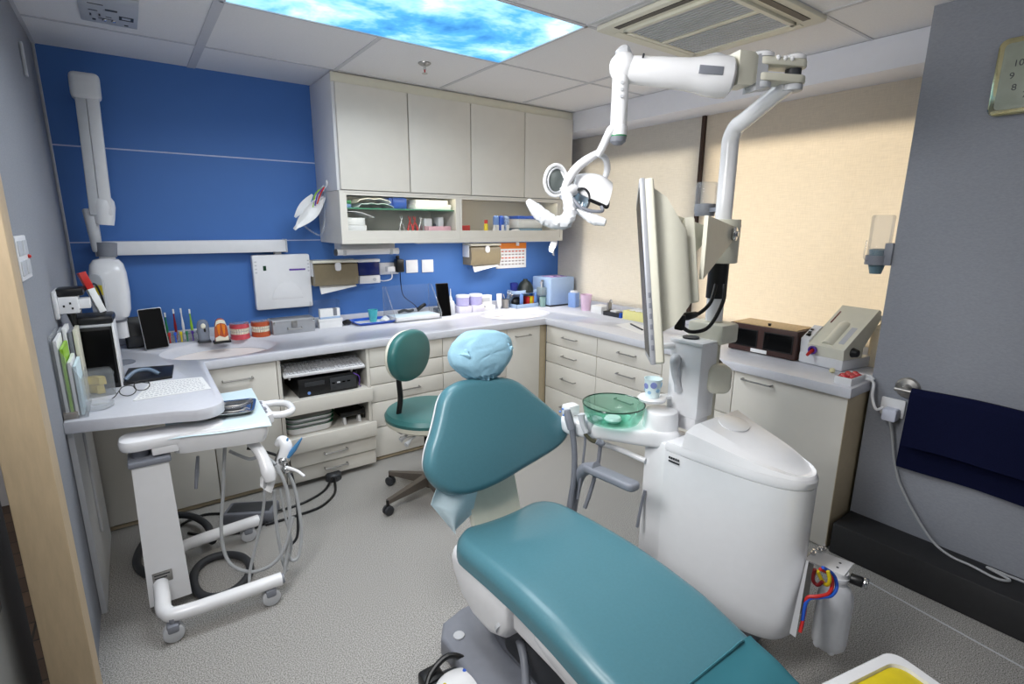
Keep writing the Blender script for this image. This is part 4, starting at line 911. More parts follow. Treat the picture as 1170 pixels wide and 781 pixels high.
def tis(u, v): return (c.x+.05+.07*u, -.15+.06*v, dz+.011+.025*math.sin(PI*u)*math.sin(PI*v)+.006*math.sin(9*u+5*v))
single('tissue', MB().sheet(tis, 10, 8, .002), m_paper, 'crumpled white tissue in the blue tray', 'tissue', (c.x+.08, -.12, dz+.01))
# acrylic box over a lined tray
L0, R0 = G(450, 369), G(505, 362.5)
bx0, bx1, by0, by1 = -1.70, -1.33, -.245, -.045
t = thing('acrylic_shield_box', 'clear acrylic sloped box holding a white tray on the worktop', 'box', (-1.515, -.14, dz))
MB().bx(bx0, by0, dz, bx1, by1, dz+.006).build('base', m_acryl2, t)
for x in (bx0, bx1-.005):
    MB().loft([[(xx, by0, dz), (xx, by1, dz), (xx, by1, dz+.24), (xx, by1-.05, dz+.24), (xx, by0, dz+.05)] for xx in (x, x+.005)]).build('side_pane', m_acryl, t)
    MB().tube([(x+.0025, by1, dz+.006), (x+.0025, by1, dz+.24), (x+.0025, by1-.05, dz+.24), (x+.0025, by0, dz+.05), (x+.0025, by0, dz+.006)], .003, 6, 0).build('polished_edge', m_acryl2, t)
MB().bx(bx0+.005, by1-.004, dz+.006, bx1-.005, by1, dz+.24).build('back_pane', m_acryl, t)
t = thing('lined_tray', 'white tray with pale aqua liner inside the acrylic box', 'tray', (-1.52, -.15, dz+.006))
tray(bx0+.012, by0+.006, dz+.0065, bx1-.012, by1-.02, .03, .006).build('tray', m_whitep, t)
MB().bx(bx0+.02, by0+.014, dz+.012, bx1-.02, by1-.028, dz+.0345, .002).build('liner', m_bib, t)
single('face_goggles', MB().tube([(-1.60, -.075, dz+.045), (-1.56, -.09, dz+.06), (-1.52, -.085, dz+.05), (-1.48, -.08, dz+.055)], .010, 10), m_dark, 'dark goggles lying at the back of the lined tray', 'goggles', (-1.55, -.08, dz+.035))
single('face_goggles', MB().tube([(-1.44, -.07, dz+.05), (-1.41, -.08, dz+.075), (-1.38, -.07, dz+.085)], .014, 10), m_black, 'black handpiece cradle at the right back of the lined tray', 'cradle', (-1.41, -.07, dz+.035))
t = thing('tablet', 'black tablet standing upright beside the acrylic box', 'tablet', (-1.28, -.12, dz))
M = frame((-1.315, -.175, dz+.002), (.95, -.1, 0), (-.1, .24, 1))
MB().prism([(x+.05, y+.125) for x, y in rrect(.10, .25, .006)], -.012, 0, .003, M).build('case', m_black, t)
MB().prism([(x+.05, y+.125) for x, y in rrect(.092, .24, .004)], 0, .0015, 0, M).build('screen', m_glossblack, t)
MB().bx(-1.30, -.13, dz, -1.23, -.05, dz+.05, .004).build('foot', m_black, t)
c = G(509, 359); c.x = -1.19; c.y = -.13
t = thing('squeeze_bottle', 'clear squeeze bottle with tapered nozzle by the upright tablet', 'bottle', c)
MB().lathe([(0, 0), (.03, 0), (.033, .006), (.033, .08), (.028, .1), (.014, .112), (0, .112)], c).build('bottle', m_film, t)
MB().lathe([(.014, .11), (.013, .125), (.005, .15), (.0025, .20), (0, .20)], c, cap=False).build('nozzle', m_whitep, t)
for k, (x, lab) in enumerate(((-1.065, 'left lilac wipe tub with white lid near the orange pieces'), (-.945, 'right lilac wipe tub with white lid near the white card box'))):
    t = thing('wipe_tub', lab, 'tub', (x, -.10, dz), 'lilac wipe tubs')
    MB().bx(x-.055, -.15, dz, x+.055, -.055, dz+.055, .006).build('lower_tub', mat('lilac_white', (226, 222, 236), .4), t)
    MB().lathe([(.048, .056), (.052, .06), (.053, .12), (.05, .124)], (x, -.10, dz), 28).build('tub', mat('lilac_plastic', (186, 180, 222), .4), t)
    MB().lathe([(.055, .122), (.055, .135), (.05, .14), (0, .14)], (x, -.10, dz), 28).build('lid', m_whitep, t)
for k, (px, py, r, m, lab) in enumerate(((515, 356, .022, m_orange, 'small orange bite block left of the amber mould on the worktop'), (528, 357, .05, mat('amber_resin', (232, 150, 20), .2, coat=.5), 'amber orange mould in front of the lilac tubs'), (536, 353.5, .026, mat('rust_resin', (196, 80, 30), .3), 'rust red mould just behind the amber mould'))):
    p = G(px, py); single('impression_mould', arch(r*.55, r*.5, r*.5+.01, RZm(p, .4*k)).ball((p.x, p.y+r*.3, dz+r*.3), (r*.4, r*.35, r*.3), 12), m, lab, 'mould', p, 'orange moulds')
c = G(551, 353)
t = thing('card_box', 'white card box with a navy pen in front, left of the corner basin', 'box', c)
MB().bx(c.x-.075, -.13, dz, c.x+.075, -.05, dz+.04, .002).bx(c.x-.07, -.10, dz+.04, c.x+.06, -.05, dz+.12, .002).build('box', m_paper, t)
MB().bx(c.x-.04, -.102, dz+.07, c.x+.04, -.0995, dz+.1).build('label', m_lgrey, t)
MB().tube([(c.x-.085, -.14, dz+.05), (c.x-.03, -.135, dz+.035)], .006, 8, 0).build('pen', m_navy, t)
single('toothpaste_tube', MB().loft([[(-.715+w*ci, -.10+d*si, dz+z) for ci, si in ((math.cos(2*PI*k/16), math.sin(2*PI*k/16)) for k in range(16))] for z, w, d in ((0, .016, .016), (.022, .016, .016), (.024, .022, .022), (.08, .026, .016), (.125, .028, .003))]), m_whitep, 'white tube standing beside the white card box', 'tube', (-.715, -.1, dz))
t = thing('instrument_cup', 'small steel cup holding scissors and tools by the corner basin', 'cup', (-.655, -.11, dz))
cup_bm((-.655, -.11, dz), .028, .033, .075).build('cup', m_steel, t)
for k, (dx, dy, h) in enumerate(((-.025, 0, .12), (.03, .01, .13), (.06, -.01, .11), (0, .02, .10))):
    MB().tube([(-.655+dx*.2, -.11+dy*.2, dz+.008), (-.655+dx*.6, -.11+dy, dz+.08), (-.655+dx, -.11+dy, dz+h)], [.003, .003, .004], 6).build('instrument', m_chrome, t)
for s_ in (-1, 1): MB().tube([(-.61+.014*math.cos(k*PI/5)+.017*s_, -.115, dz+.125+.014*math.sin(k*PI/5)) for k in range(10)], .003, 6, 2, True).build('scissor_ring', m_chrome, t)
# two-tier organiser
t = thing('organiser', 'pale blue two-tier organiser holding instruments left of the steriliser', 'organiser', (-.50, -.11, dz))
ox0, ox1 = -.60, -.365
tray(ox0, -.19, dz, ox1, -.05, .032, .004).build('lower_tray', m_lblue, t)
tray(ox0, -.16, dz+.115, ox1, -.05, .028, .004).build('upper_tray', m_lblue, t)
for x in (ox0+.07, ox1-.012): MB().bx(x-.016, -.165, dz+.03, x+.016, -.155, dz+.118, .002).build('post', m_mblue, t)
MB().bx(ox0, -.056, dz+.03, ox1, -.05, dz+.118).build('back', m_lblue, t)
for k, (x, m, lab) in enumerate(((-.445, m_red, 'red box on the lower tier of the organiser'), (-.415, m_yellow, 'yellow box on the lower tier of the organiser'), (-.388, m_orange, 'orange box on the lower tier of the organiser'))):
    single('small_box', MB().bx(x-.013, -.15, dz+.0045, x+.013, -.08, dz+.085, .002), m, lab, 'box', (x, -.11, dz+.0045), 'boxes in the organiser')
single('black_pouch', MB().ball((-.54, -.11, dz+.045), (.055, .04, .04), 16), m_black, 'black rounded pouch on the lower tier of the organiser', 'pouch', (-.54, -.11, dz+.005))
single('navy_cup', cup_bm((-.565, -.10, dz+.1195), .028, .034, .085), mat('navy_plastic', (28, 40, 120), .35), 'navy blue cup on the upper tier of the organiser', 'cup', (-.565, -.1, dz+.12))
single('mixing_bowl', MB().lathe([(0, 0), (.07, 0), (.074, .012), (.062, .055), (.042, .085), (.022, .10), (.018, .112), (0, .112)], (-.445, -.10, dz+.1195)), mat('black_green_rubber', (22, 32, 30), .5), 'upturned black rubber mixing bowl on top of the organiser', 'bowl', (-.445, -.1, dz+.12))
# steriliser and holder
t = thing('steriliser', 'pale blue box-shaped steriliser standing in the corner', 'steriliser', (-.17, -.16, dz))
sx0, sx1, sy0, sy1 = -.315, -.04, -.275, -.03
MB().bx(sx0, sy0, dz+.012, sx1, sy1, dz+.245, .012, 3).build('housing', m_lblue, t)
MB().bx(sx0+.01, sy0+.008, dz, sx1-.01, sy1-.01, dz+.013).build('foot_plate', m_dark, t)
MB().bx(sx0+.05, sy0+.04, dz+.244, sx1-.05, sy1-.06, dz+.249, .002).build('top_panel', mat('mauve_panel', (190, 160, 200), .5), t)
for k in range(4): MB().bx(sx0+.06+.04*k, sy0+.06, dz+.2485, sx0+.085+.04*k, sy0+.09, dz+.252, .001).build('button', (m_pink, m_purple)[k % 2], t)
t = thing('instrument_basket', 'grey plastic basket of steel spatulas on the steriliser side', 'basket', (-.35, -.2, dz+.1))
MB().bx(-.375, -.235, dz+.095, -.318, -.165, dz+.165, .006).build('basket', mat('grey_green_plastic', (136, 150, 156), .4), t)
MB().tube([(-.36, -.215, dz+.16), (-.362, -.215, dz+.215)], [.006, .013], 8, 0).build('spatula', m_chrome, t)
MB().tube([(-.335, -.19, dz+.16), (-.333, -.19, dz+.225)], [.006, .012], 8, 0).build('spatula', m_steel, t)
single('green_tumbler', cup_bm((-.345, -.215, dz), .026, .03, .085), clear('clear_greenish', (180, 214, 208), .45), 'small clear greenish tumbler below the grey basket', 'tumbler', (-.345, -.215, dz))
# ---- along the window
c = V((-.135, -.375, dz)); M = RZm(c, .25)
t = thing('blue_bottle', 'square pale blue bottle with white cap in the corner', 'bottle', c)
MB().prism(rrect(.075, .075, .014), 0, .125, .006, M).build('bottle', mat('powder_blue_plastic', (142, 174, 228), .35), t)
MB().lathe([(.032, .122), (.032, .135), (.029, .139), (0, .139)], c).build('cap', m_whitep, t)
c = V((-.165, -.555, dz))
single('lilac_beaker', MB().lathe([(0, 0), (.034, 0), (.036, .004), (.047, .125), (.05, .13), (.046, .13), (.033, .006), (0, .006)], c), m_pink, 'translucent lilac beaker next to the blue bottle', 'beaker', c)
single('white_container', MB().bx(-.21, -.775, dz, -.10, -.66, dz+.06, .004), m_paper, 'white square tub right of the lilac beaker', 'tub', (-.155, -.72, dz))
t = thing('stapler_tray', 'black tray with a steel clip standing against the window upstand', 'tray', (-.16, -.87, dz))
MB().bx(-.215, -.97, dz, -.115, -.80, dz+.032, .003).build('tray', m_dark, t); MB().bx(-.217, -.985, dz, -.113, -.968, dz+.04, .003).build('blue_end', m_blue, t)
MB().bx(-.20, -.84, dz+.03, -.16, -.82, dz+.10, .004).tube([(-.18, -.83, dz+.10), (-.18, -.845, dz+.12), (-.18, -.86, dz+.10)], .006, 8).build('clip', m_steel, t)
MB().bx(-.2, -.92, dz+.032, -.14, -.86, dz+.045, .002).build('white_pad', m_paper, t)
t = thing('yellow_box', 'pale yellow tissue box on the worktop behind the monitor', 'box', (-.16, -1.09, dz))
MB().bx(-.215, -1.20, dz, -.10, -1.0, dz+.065, .003).build('box', m_pyellow, t)
def ti(u, v): return (-.19+.06*u, -1.16+.12*v, dz+.066+.02*math.sin(PI*u)*math.sin(PI*v)+.006*math.sin(13*v+4*u))
MB().sheet(ti, 8, 12, .002).build('tissue', m_paper, t)
for k in range(3):
    single('small_carton', MB().bx(-.215+.005*k, -1.31, dz+.022*k, -.12, -1.225, dz+.021+.022*k, .002), (m_greyp, m_paper, mat('magenta_white_card', (226, 190, 206), .6))[k], ('grey carton lowest in the stack beside the yellow box', 'white carton in the middle of the stack beside the yellow box', 'pinkish carton topmost in the stack beside the yellow box')[k], 'carton', (-.17, -1.27, dz+.022*k), 'cartons beside the yellow box')
single('paper_sheet', MB().prism([(q.x, q.y) for q in (G(703, 371), G(733, 382), G(750, 376), G(722, 368))], dz+.0004, dz+.0015), m_paper, 'loose white sheet on the worktop in front of the yellow box', 'paper', G(725, 374))
a, b = G(720, 369.5, dz+.006), G(734, 376.5, dz+.006)
single('black_pen', MB().tube([a, a.lerp(b, .1), b], [.002, .0055, .0055], 8, 0), m_black, 'black pen lying across the loose white sheet', 'pen', a)
# brown viewing box
bl, br = G(831.6, 397.5), G(907.5, 413)
w = br-bl; M = frame(bl, w, (-w.y, w.x, 0)); W_ = w.length
t = thing('wooden_light_box', 'dark brown box with two black windows by the blind', 'box', bl)
D_ = .20; H_ = .155
MB().bx(0, 0, .004, W_, D_, H_, .004, M=M).build('box', m_brown, t)
MB().bx(.012, .012, H_-.001, W_-.012, D_-.012, H_+.004, .001, M=M).build('wooden_top', mat('light_oak_top', (206, 176, 130), .45, var=.15, scale=16, stretch=(2, 12, 2)), t)
for (a_, b_) in ((.035, .43), (.55, .94)): MB().bx(W_*a_, -.003, .038, W_*b_-.0, .002, H_-.03, .002, M=M).build('window', m_glossblack, t)
for (a_, b_) in ((.035, .43), (.55, .94)):
    f = MB(); u0, u1 = W_*a_-.005, W_*b_+.005
    for (p, q_, r_, s_) in ((u0, .033, u1, .038), (u0, H_-.03, u1, H_-.025), (u0, .033, u0+.005, H_-.025), (u1-.005, .033, u1, H_-.025)): f.bx(p, -.004, q_, r_, .002, s_, .001, M=M)
    f.build('window_frame', m_black, t)
MB().bx(W_*.36, -.003, .008, W_*.6, .001, .028, .001, M=M).build('maker_plate', m_paper, t)
MB().cyl(M @ V((W_*.56, .03, H_)), M @ V((W_*.56, .03, H_+.018)), .006, .009).build('knob', m_black, t)
for (a_, b_) in ((.02, .02), (W_-.02, .02), (.02, D_-.02), (W_-.02, D_-.02)): MB().cyl(M @ V((a_, b_, 0)), M @ V((a_, b_, .006)), .01).build('foot', m_black, t)
single('blue_bottle', MB().lathe([(0, 0), (.028, 0), (.03, .005), (.03, .06), (.012, .075), (.012, .09), (0, .09)], V((-.30, -2.02, dz))), m_blue, 'small deep blue bottle left of the brown box', 'bottle', (-.30, -2.02, dz))
# film processor
bl = G(911.5, 413.5); br = G(956, 424.5)
w = br-bl; w.z = 0; M = frame(bl+V((.01, -.005, 0)), w, (-w.y, w.x, 0)); W_ = max(w.length, .15)
t = thing('film_processor', 'white sloped x-ray film processor between brown box and grey wall', 'processor', bl)
D_ = .26
def prof(x, pts): return [M @ V((x, y, z)) for y, z in pts]
MB().bx(-.01, 0, .002, W_+.012, D_-.02, .055, .006, M=M).build('base', m_whitep, t)
PR = [(.004, .055), (.0, .105), (.25, .285), (.27, .275), (.275, .235), (.16, .10), (.16, .055)]
MB().loft([prof(x, PR) for x in (.03, W_+.01)]).build('sloped_body', m_ivory, t)
MB().loft([prof(x, [(.01, .05), (.005, .125), (.10, .185), (.13, .18), (.13, .05)]) for x in (-.012, .032)]).build('control_column', m_whitep, t)
sl = frame(M @ V((0, 0, .105)), M.to_3x3() @ V((1, 0, 0)), M.to_3x3() @ V((0, .25, .18)))
MB().lathe([(0, 0), (.03, 0), (.03, .15), (.024, .165), (0, .17)], sl @ T((W_*.58, .02, -.012)) @ Matrix.Rotation(-PI/2, 4, 'X'), 24).build('raised_barrel', m_ivory, t)
MB().bx(W_*.8, .04, 0, W_*.93, .16, .0012, M=sl).build('printed_label', m_lgrey, t)
MB().bx(.045, .17, 0, .052, .26, .0012, M=sl).build('slot', mat('dull_red_slot', (120, 60, 56), .5), t)
for k in range(3): MB().bx(-.004, .04+.02*k, .0, .012, .052+.02*k, .0016, M=sl @ T((0, 0, .014))).build('key', m_dark, t)
MB().cyl(M @ V((.012, .03, .138)), M @ V((.012, .03, .152)), .009).build('button', m_black, t)
pz = M @ V((.062, -.001, .078)); d_ = M.to_3x3() @ V((0, -1, 0))
MB().lathe([(.021, 0), (.021, .012), (.014, .012), (.013, .003), (0, .003)], axisM(pz, pz+d_)[0], 24).build('port_ring', m_purple, t)
MB().tube([pz, pz+d_*.03+V((0, 0, -.012)), pz+d_*.045+V((0, 0, -.022))], [.009, .008, .007], 10, 2).build('port_tip', m_red, t)
kx = M @ V((W_+.010, .07, .09)); MB().cyl(kx, kx+M.to_3x3() @ V((.028, 0, 0)), .024, .018, bev=.003).build('side_knob', m_black, t)
c = V((-.16, -2.655, dz)); M2 = RZm(c, .1)
t = thing('white_bottle', 'tall translucent white bottle squeezed against the grey wall', 'bottle', c)
MB().loft([[M2 @ V((a_*s_, b_*s_, z)) for a_, b_ in rrect(.1, .085, .02)] for z, s_ in ((0, .95), (.01, 1), (.16, 1), (.19, .9), (.205, .6), (.215, .38), (.232, .36))]).build('bottle', mat('milky_plastic', (226, 214, 190), .35, trans=.2), t)
MB().cyl((c.x, c.y, dz+.232), (c.x, c.y, dz+.255), .021, bev=.003).build('cap', m_whitep, t)
# tray of wrapped red sweets
fl, fr, rr_ = G(952.5, 437), G(972, 441.5), G(997, 424)
w = fr-fl; M = frame(fl, w, (-w.y, w.x, 0)); W_ = w.length; D_ = .145
t = thing('white_tray', 'narrow white tray on the worktop corner filled with red sweets', 'tray', fl)
MB().bx(0, 0, 0, W_, D_, .004, M=M).bx(0, 0, .004, W_, .004, .034, .001, M=M).bx(0, D_-.004, .004, W_, D_, .034, M=M).bx(0, .004, .004, .004, D_-.004, .034, M=M).bx(W_-.004, .004, .004, W_, D_-.004, .034, .001, M=M).build('tray', m_white, t)
k = 0
for r_ in range(5):
    for c_ in range(3):
        p = M @ V((W_*(.22+.28*c_), .02+.025*r_, .022+.009*((r_+c_) % 2)))
        single('red_sweet', MB().ball(p, (.0145, .0145, .0125), 12), mat('red_wrapped_candy', (190, 30, 44), .15, var=.3, scale=200, coat=.8), 'red wrapped sweet in the narrow white tray', 'sweet', p, 'red sweets in the tray')
single('yellow_ball', MB().ball(G(950.5, 426, dz)+V((0, 0, .013)), .013, 16), mat('cream_ball', (236, 228, 180), .4), 'small cream ball in front of the film processor', 'ball', G(950.5, 426))
single('crumpled_wrapper', MB().tube([M @ V((.0+.02*k, D_+.014+.012*math.sin(2.4*k), .016+.006*math.cos(3*k))) for k in range(6)], .010, 8), m_film, 'crumpled clear wrapper behind the tray of sweets', 'wrapper', M @ V((.03, D_+.02, 0)))

# =================================================================== IN THE OPEN SHELF UNIT
sz = .5055
t = thing('desktop_computer', 'black slim desktop computer on the open shelf', 'computer', (-2.28, -.4, sz))
MB().bx(-2.465, -.645, sz, -2.125, -.30, sz+.105, .004).build('case', m_black, t)
MB().bx(-2.29, -.65, sz+.015, -2.135, -.6445, sz+.09, .002).build('drive_panel', m_dark, t)
for k in range(4): MB().bx(-2.28+.03*k, -.652, sz+.055, -2.262+.03*k, -.649, sz+.063).build('port', m_lgrey if k == 1 else m_glossblack, t)
MB().cyl((-2.41, -.645, sz+.022), (-2.41, -.649, sz+.022), .009).build('badge', m_mblue, t)
MB().bx(-2.43, -.6475, sz+.06, -2.32, -.6445, sz+.085, .001).build('front_vent', m_dark, t)
t = thing('keyboard', 'white computer keyboard lying on the black computer', 'keyboard', (-2.30, -.5, sz+.1))
K = Matrix.Translation((-2.305, -.57, sz+.148)) @ Matrix.Rotation(.20, 4, 'X') @ Matrix.Rotation(-.03, 4, 'Z')
MB().box((0, 0, 0), (.46, .165, .018), .006, M=K).build('body', m_whitep, t)
f = MB()
for r_ in range(6):
    for c_ in range(21): f.box((-.21+c_*.021, -.062+r_*.0245, .012), (.0175, .019, .008), .002, 1, M=K)
f.build('keys', mat('pale_grey_keys', (205, 206, 210), .5), t)
bpy.data.objects['keys']['kind'] = 'stuff'
MB().bx(-.2, .05, -.047, -.19, .06, -.006, M=K).bx(.15, .05, -.047, .16, .06, -.006, M=K).bx(-.2, -.06, -.031, -.19, -.05, -.006, M=K).bx(.15, -.06, -.031, .16, -.05, -.006, M=K).build('feet', m_whitep, t)
MB().tube([(-2.15, -.65, sz+.10), (-2.12, -.66, sz+.075), (-2.115, -.64, sz+.02), (-2.10, -.62, sz+.004)], .003).build('usb_cord', m_purple, t)
for k in range(3):
    z0 = (.2855, .3325, .3595)[k]; hh_ = (.045, .025, .025)[k]
    xc, yc = -2.41+.004*k, -.55
    def rr2(g, z): return [(xc+p[0], yc+p[1], z) for p in rrect(.265+2*g, .19+2*g, .06)]
    t = thing('oval_tray', ('lowest white oval tray in the open drawer', 'middle white oval tray in the open drawer', 'top white oval tray in the open drawer')[k], 'tray', (xc, yc, z0), 'stacked oval trays')
    MB().loft([rr2(-.02, z0), rr2(-.006, z0+.004), rr2(0, z0+hh_*.8), rr2(.002, z0+hh_-.004)]).build('tray', m_white, t)
    MB().loft([rr2(.0, z0+hh_-.0035), rr2(.006, z0+hh_-.002), rr2(.004, z0+hh_), rr2(-.004, z0+hh_-.001)], cap=False).build('green_rim', mat('dark_green_rim', (20, 92, 62), .4), t)
t = thing('black_scanner', 'black handset with cables in the right of the open drawer', 'device', (-2.17, -.55, .2855))
MB().bx(-2.235, -.63, .33, -2.085, -.50, .36, .008).build('handset', m_black, t)
for x in (-2.21, -2.12): MB().prism([(0, 0), (.05, 0), (.02, .048)], -.008, .008, 0, frame((x, -.63, .2855), (0, 1, 0), (0, 0, 1))).build('stand', m_whitep, t)
MB().tube([(-2.10, -.60, .36), (-2.09, -.63, .375), (-2.085, -.62, .33), (-2.08, -.60, .295)], .004).build('cable', m_black, t)
# =================================================================== DENTIST'S STOOL
sc = V((-1.95, -1.22, 0))
t = thing('dentist_stool', 'dark teal round stool with oval backrest on five castors', 'stool', sc)
m_base = mat('dull_metal_base', (120, 112, 104), .4, .7, var=.05)
SZ = .497
MB().lathe([(.20, SZ-.045), (.225, SZ-.03), (.228, SZ-.005), (.215, SZ+.015), (.17, SZ+.024), (0, SZ+.02)], sc, 48).build('seat', m_teald, t)
MB().lathe([(0, SZ-.06), (.20, SZ-.06), (.222, SZ-.045), (.229, SZ-.02), (.222, SZ-.028), (.2, SZ-.04)], sc, 48).build('seat_shell', m_ivory, t)
MB().cyl(sc+V((0, 0, .06)), sc+V((0, 0, SZ-.06)), .026, .026).build('gas_column', m_black, t)
MB().cyl(sc+V((0, 0, .07)), sc+V((0, 0, .20)), .034, .030).build('column_sleeve', m_base, t)
MB().box(sc+V((0, 0, SZ-.075)), (.16, .12, .03), .01).build('mechanism', m_dark, t)
for k in range(2): MB().tube([sc+V((-.08, -.02-.05*k, SZ-.075)), sc+V((-.15, -.05-.06*k, SZ-.085)), sc+V((-.19, -.06-.07*k, SZ-.10))], [.006, .006, .013], 8).build('lever', m_lgrey, t)
for k in range(5):
    a = math.radians(191+72*k); e = sc+V((.275*math.cos(a), .275*math.sin(a), 0)); s0 = sc+V((.02*math.cos(a), .02*math.sin(a), .105))
    lg = MB().loft([[s0.lerp(e+V((0, 0, .075)), u)+V((-math.sin(a)*w*sx, math.cos(a)*w*sx, h*sz_)) for sx, sz_ in ((-1, -1), (1, -1), (1, 1), (-1, 1))] for u, w, h in ((0, .022, .028), (.3, .018, .022), (.8, .013, .013), (1, .012, .010))]).build('leg', m_base, t)
    ax = V((-math.sin(a), math.cos(a), 0)); wc = e+V((0, 0, .027))
    MB().cyl(wc-ax*.019, wc-ax*.004, .026, bev=.005).cyl(wc+ax*.004, wc+ax*.019, .026, bev=.005).cyl(wc-ax*.02, wc+ax*.02, .008).build('castor_wheel', m_dark, lg)
    MB().cyl(e+V((0, 0, .03)), e+V((0, 0, .085)), .009).build('castor_stem', m_black, lg)
bn = V((.48, -.87, .10)).normalized(); bc = V((-2.085, -1.255, .835))
BM = frame(bc, (bn.cross(V((0, 0, 1)))*-1), bn.cross((bn.cross(V((0, 0, 1)))*-1)))
bxx = V((0, 0, 1)).cross(bn).normalized(); BM = frame(bc, bxx, V((0, 0, 1)))
out = [(.158*math.copysign(abs(math.cos(2*PI*k/40))**.85, math.cos(2*PI*k/40))*(1-.10*(math.sin(2*PI*k/40) < 0)*abs(math.sin(2*PI*k/40))), .128*math.copysign(abs(math.sin(2*PI*k/40))**.9, math.sin(2*PI*k/40))) for k in range(40)]
MB().pad(out, .055, .024, BM, .012).build('backrest', m_teald, t)
MB().pad([(x*.97, y*.97) for x, y in out], .026, .012, BM @ T((0, 0, -.012))).build('backrest_shell', m_ivory, t)
MB().tube([BM @ V((0, -.02, -.03)), BM @ V((0, -.13, -.045)), BM @ V((0, -.24, -.04)), sc+V((-.17, -.0, SZ-.07)), sc+V((-.05, 0, SZ-.075))], .014, 10).build('backrest_bracket', m_black, t)

# =================================================================== INSTRUMENT CART
t = thing('instrument_cart', 'white wheeled dental instrument cart with tray by the desk', 'cart', (-3.18, -1.36, 0))
cx0, cx1 = -3.245, -3.10; yf = -1.435
MB().loft([[(cx0-.0+a_, b_, .045) for a_, b_ in ((0, yf), (.137, yf), (.137, yf+.12), (0, yf+.12))], [(cx0+a_+.014, b_, .615) for a_, b_ in ((0, yf), (.112, yf), (.112, yf+.12), (0, yf+.12))]]).build('column', m_white, t)
MB().bx(cx0+.004, yf-.008, .612, cx0+.136, yf+.125, .635, .008).build('column_collar', m_greyp, t)
MB().cyl((-3.20, -1.37, .63), (-3.20, -1.37, .67), .028).build('lift_shaft', m_greyp, t)
MB().bx(-3.165, -1.43, .642, -3.08, -1.34, .675, .006).build('pivot_box', m_white, t)
MB().prism([(cx0+.155+p[0], -1.37+p[1]) for p in rrect(.34, .13, .05)], .668, .712, .014).build('swing_arm', m_white, t)
MB().bx(cx0+.022, yf-.003, .135, cx0+.085, yf+.002, .18, .001).build('rating_plate', m_steel, t)
f = MB()
for k in range(3): f.bx(cx0+.028, yf-.0036, .167-.012*k, cx0+.078-.01*k, yf-.0028, .172-.012*k)
f.build('plate_print', m_dark, t)
# tray body under the paper
zt = .712
q0, q1, q2, q3 = V((-3.115, -1.43, zt)), V((-2.775, -1.50, zt)), V((-2.755, -.985, zt)), V((-3.09, -1.0, zt))
def quad(s_, z): 
    m_ = (q0+q1+q2+q3)/4; P_ = [m_+(p-m_)*s_ for p in (q0, q1, q2, q3)]; o = []
    for i in range(4):
        a_, b_, d_ = P_[i-1], P_[i], P_[(i+1) % 4]; r_ = .045
        u_, v_ = (a_-b_).normalized()*r_, (d_-b_).normalized()*r_
        for k in range(5):
            s2 = k/4; o.append(V((0, 0, z))+V(((b_+u_*(1-s2)**2+v_*s2**2).x, (b_+u_*(1-s2)**2+v_*s2**2).y, 0)))
    return o
MB().loft([quad(.78, .612), quad(.92, .625), quad(.985, .665), quad(.99, .700), quad(.97, .7055)]).build('tray_body', m_white, t)
MB().loft([[V((-2.80, -1.42, .65)), V((-2.80, -1.14, .65)), V((-2.80, -1.14, .70)), V((-2.80, -1.42, .70))], [V((-2.735, -1.36, .66)), V((-2.735, -1.16, .66)), V((-2.735, -1.16, .695)), V((-2.735, -1.36, .695))]]).build('side_pod', m_white, t)
f = MB()
for k in range(4): f.box((-2.765+.006*(k % 2), -1.33+.045*k, .699), (.022, .03, .006), .002)
f.build('control_keys', m_greyp, t)
MB().tube([(-2.76, -1.335, .685), (-2.70, -1.36, .683), (-2.655, -1.33, .683), (-2.65, -1.24, .683), (-2.69, -1.19, .683), (-2.75, -1.19, .685)], .015, 12).build('handle', m_white, t)
def wheel(w, parent, ax=(0, 1, 0)):
    ax = V(ax)
    o = MB().cyl(w-ax*.02, w-ax*.003, .034, bev=.007).cyl(w+ax*.003, w+ax*.02, .034, bev=.007).build('castor_wheel', m_lgrey, parent)
    MB().cyl(w+V((0, 0, .0)), w+V((0, 0, .055)), .010).bx(w.x-.02, w.y-.024, w.z+.005, w.x+.02, w.y+.024, w.z+.037, .01).build('castor_fork', m_greyp, o)
lg = MB().tube([(-3.20, -1.43, .13), (-3.20, -1.50, .12), (-3.195, -1.57, .095), (-3.13, -1.60, .09), (-2.81, -1.61, .09)], .026, 16, 8).build('leg', m_white, t)
wheel(V((-3.18, -1.61, .034)), lg); wheel(V((-2.855, -1.615, .034)), lg)
MB().cyl((-2.81, -1.61, .09), (-2.801, -1.61, .09), .02).build('leg_cap', m_greyp, lg)
lg = MB().tube([(-3.19, -1.31, .10), (-3.17, -1.2, .095), (-3.08, -1.13, .09), (-2.80, -1.10, .09)], .026, 16, 8).build('leg', m_white, t)
wheel(V((-3.14, -1.14, .034)), lg); wheel(V((-2.85, -1.10, .034)), lg)
MB().cyl((-2.80, -1.10, .09), (-2.791, -1.10, .09), .02).build('leg_cap', m_greyp, lg)
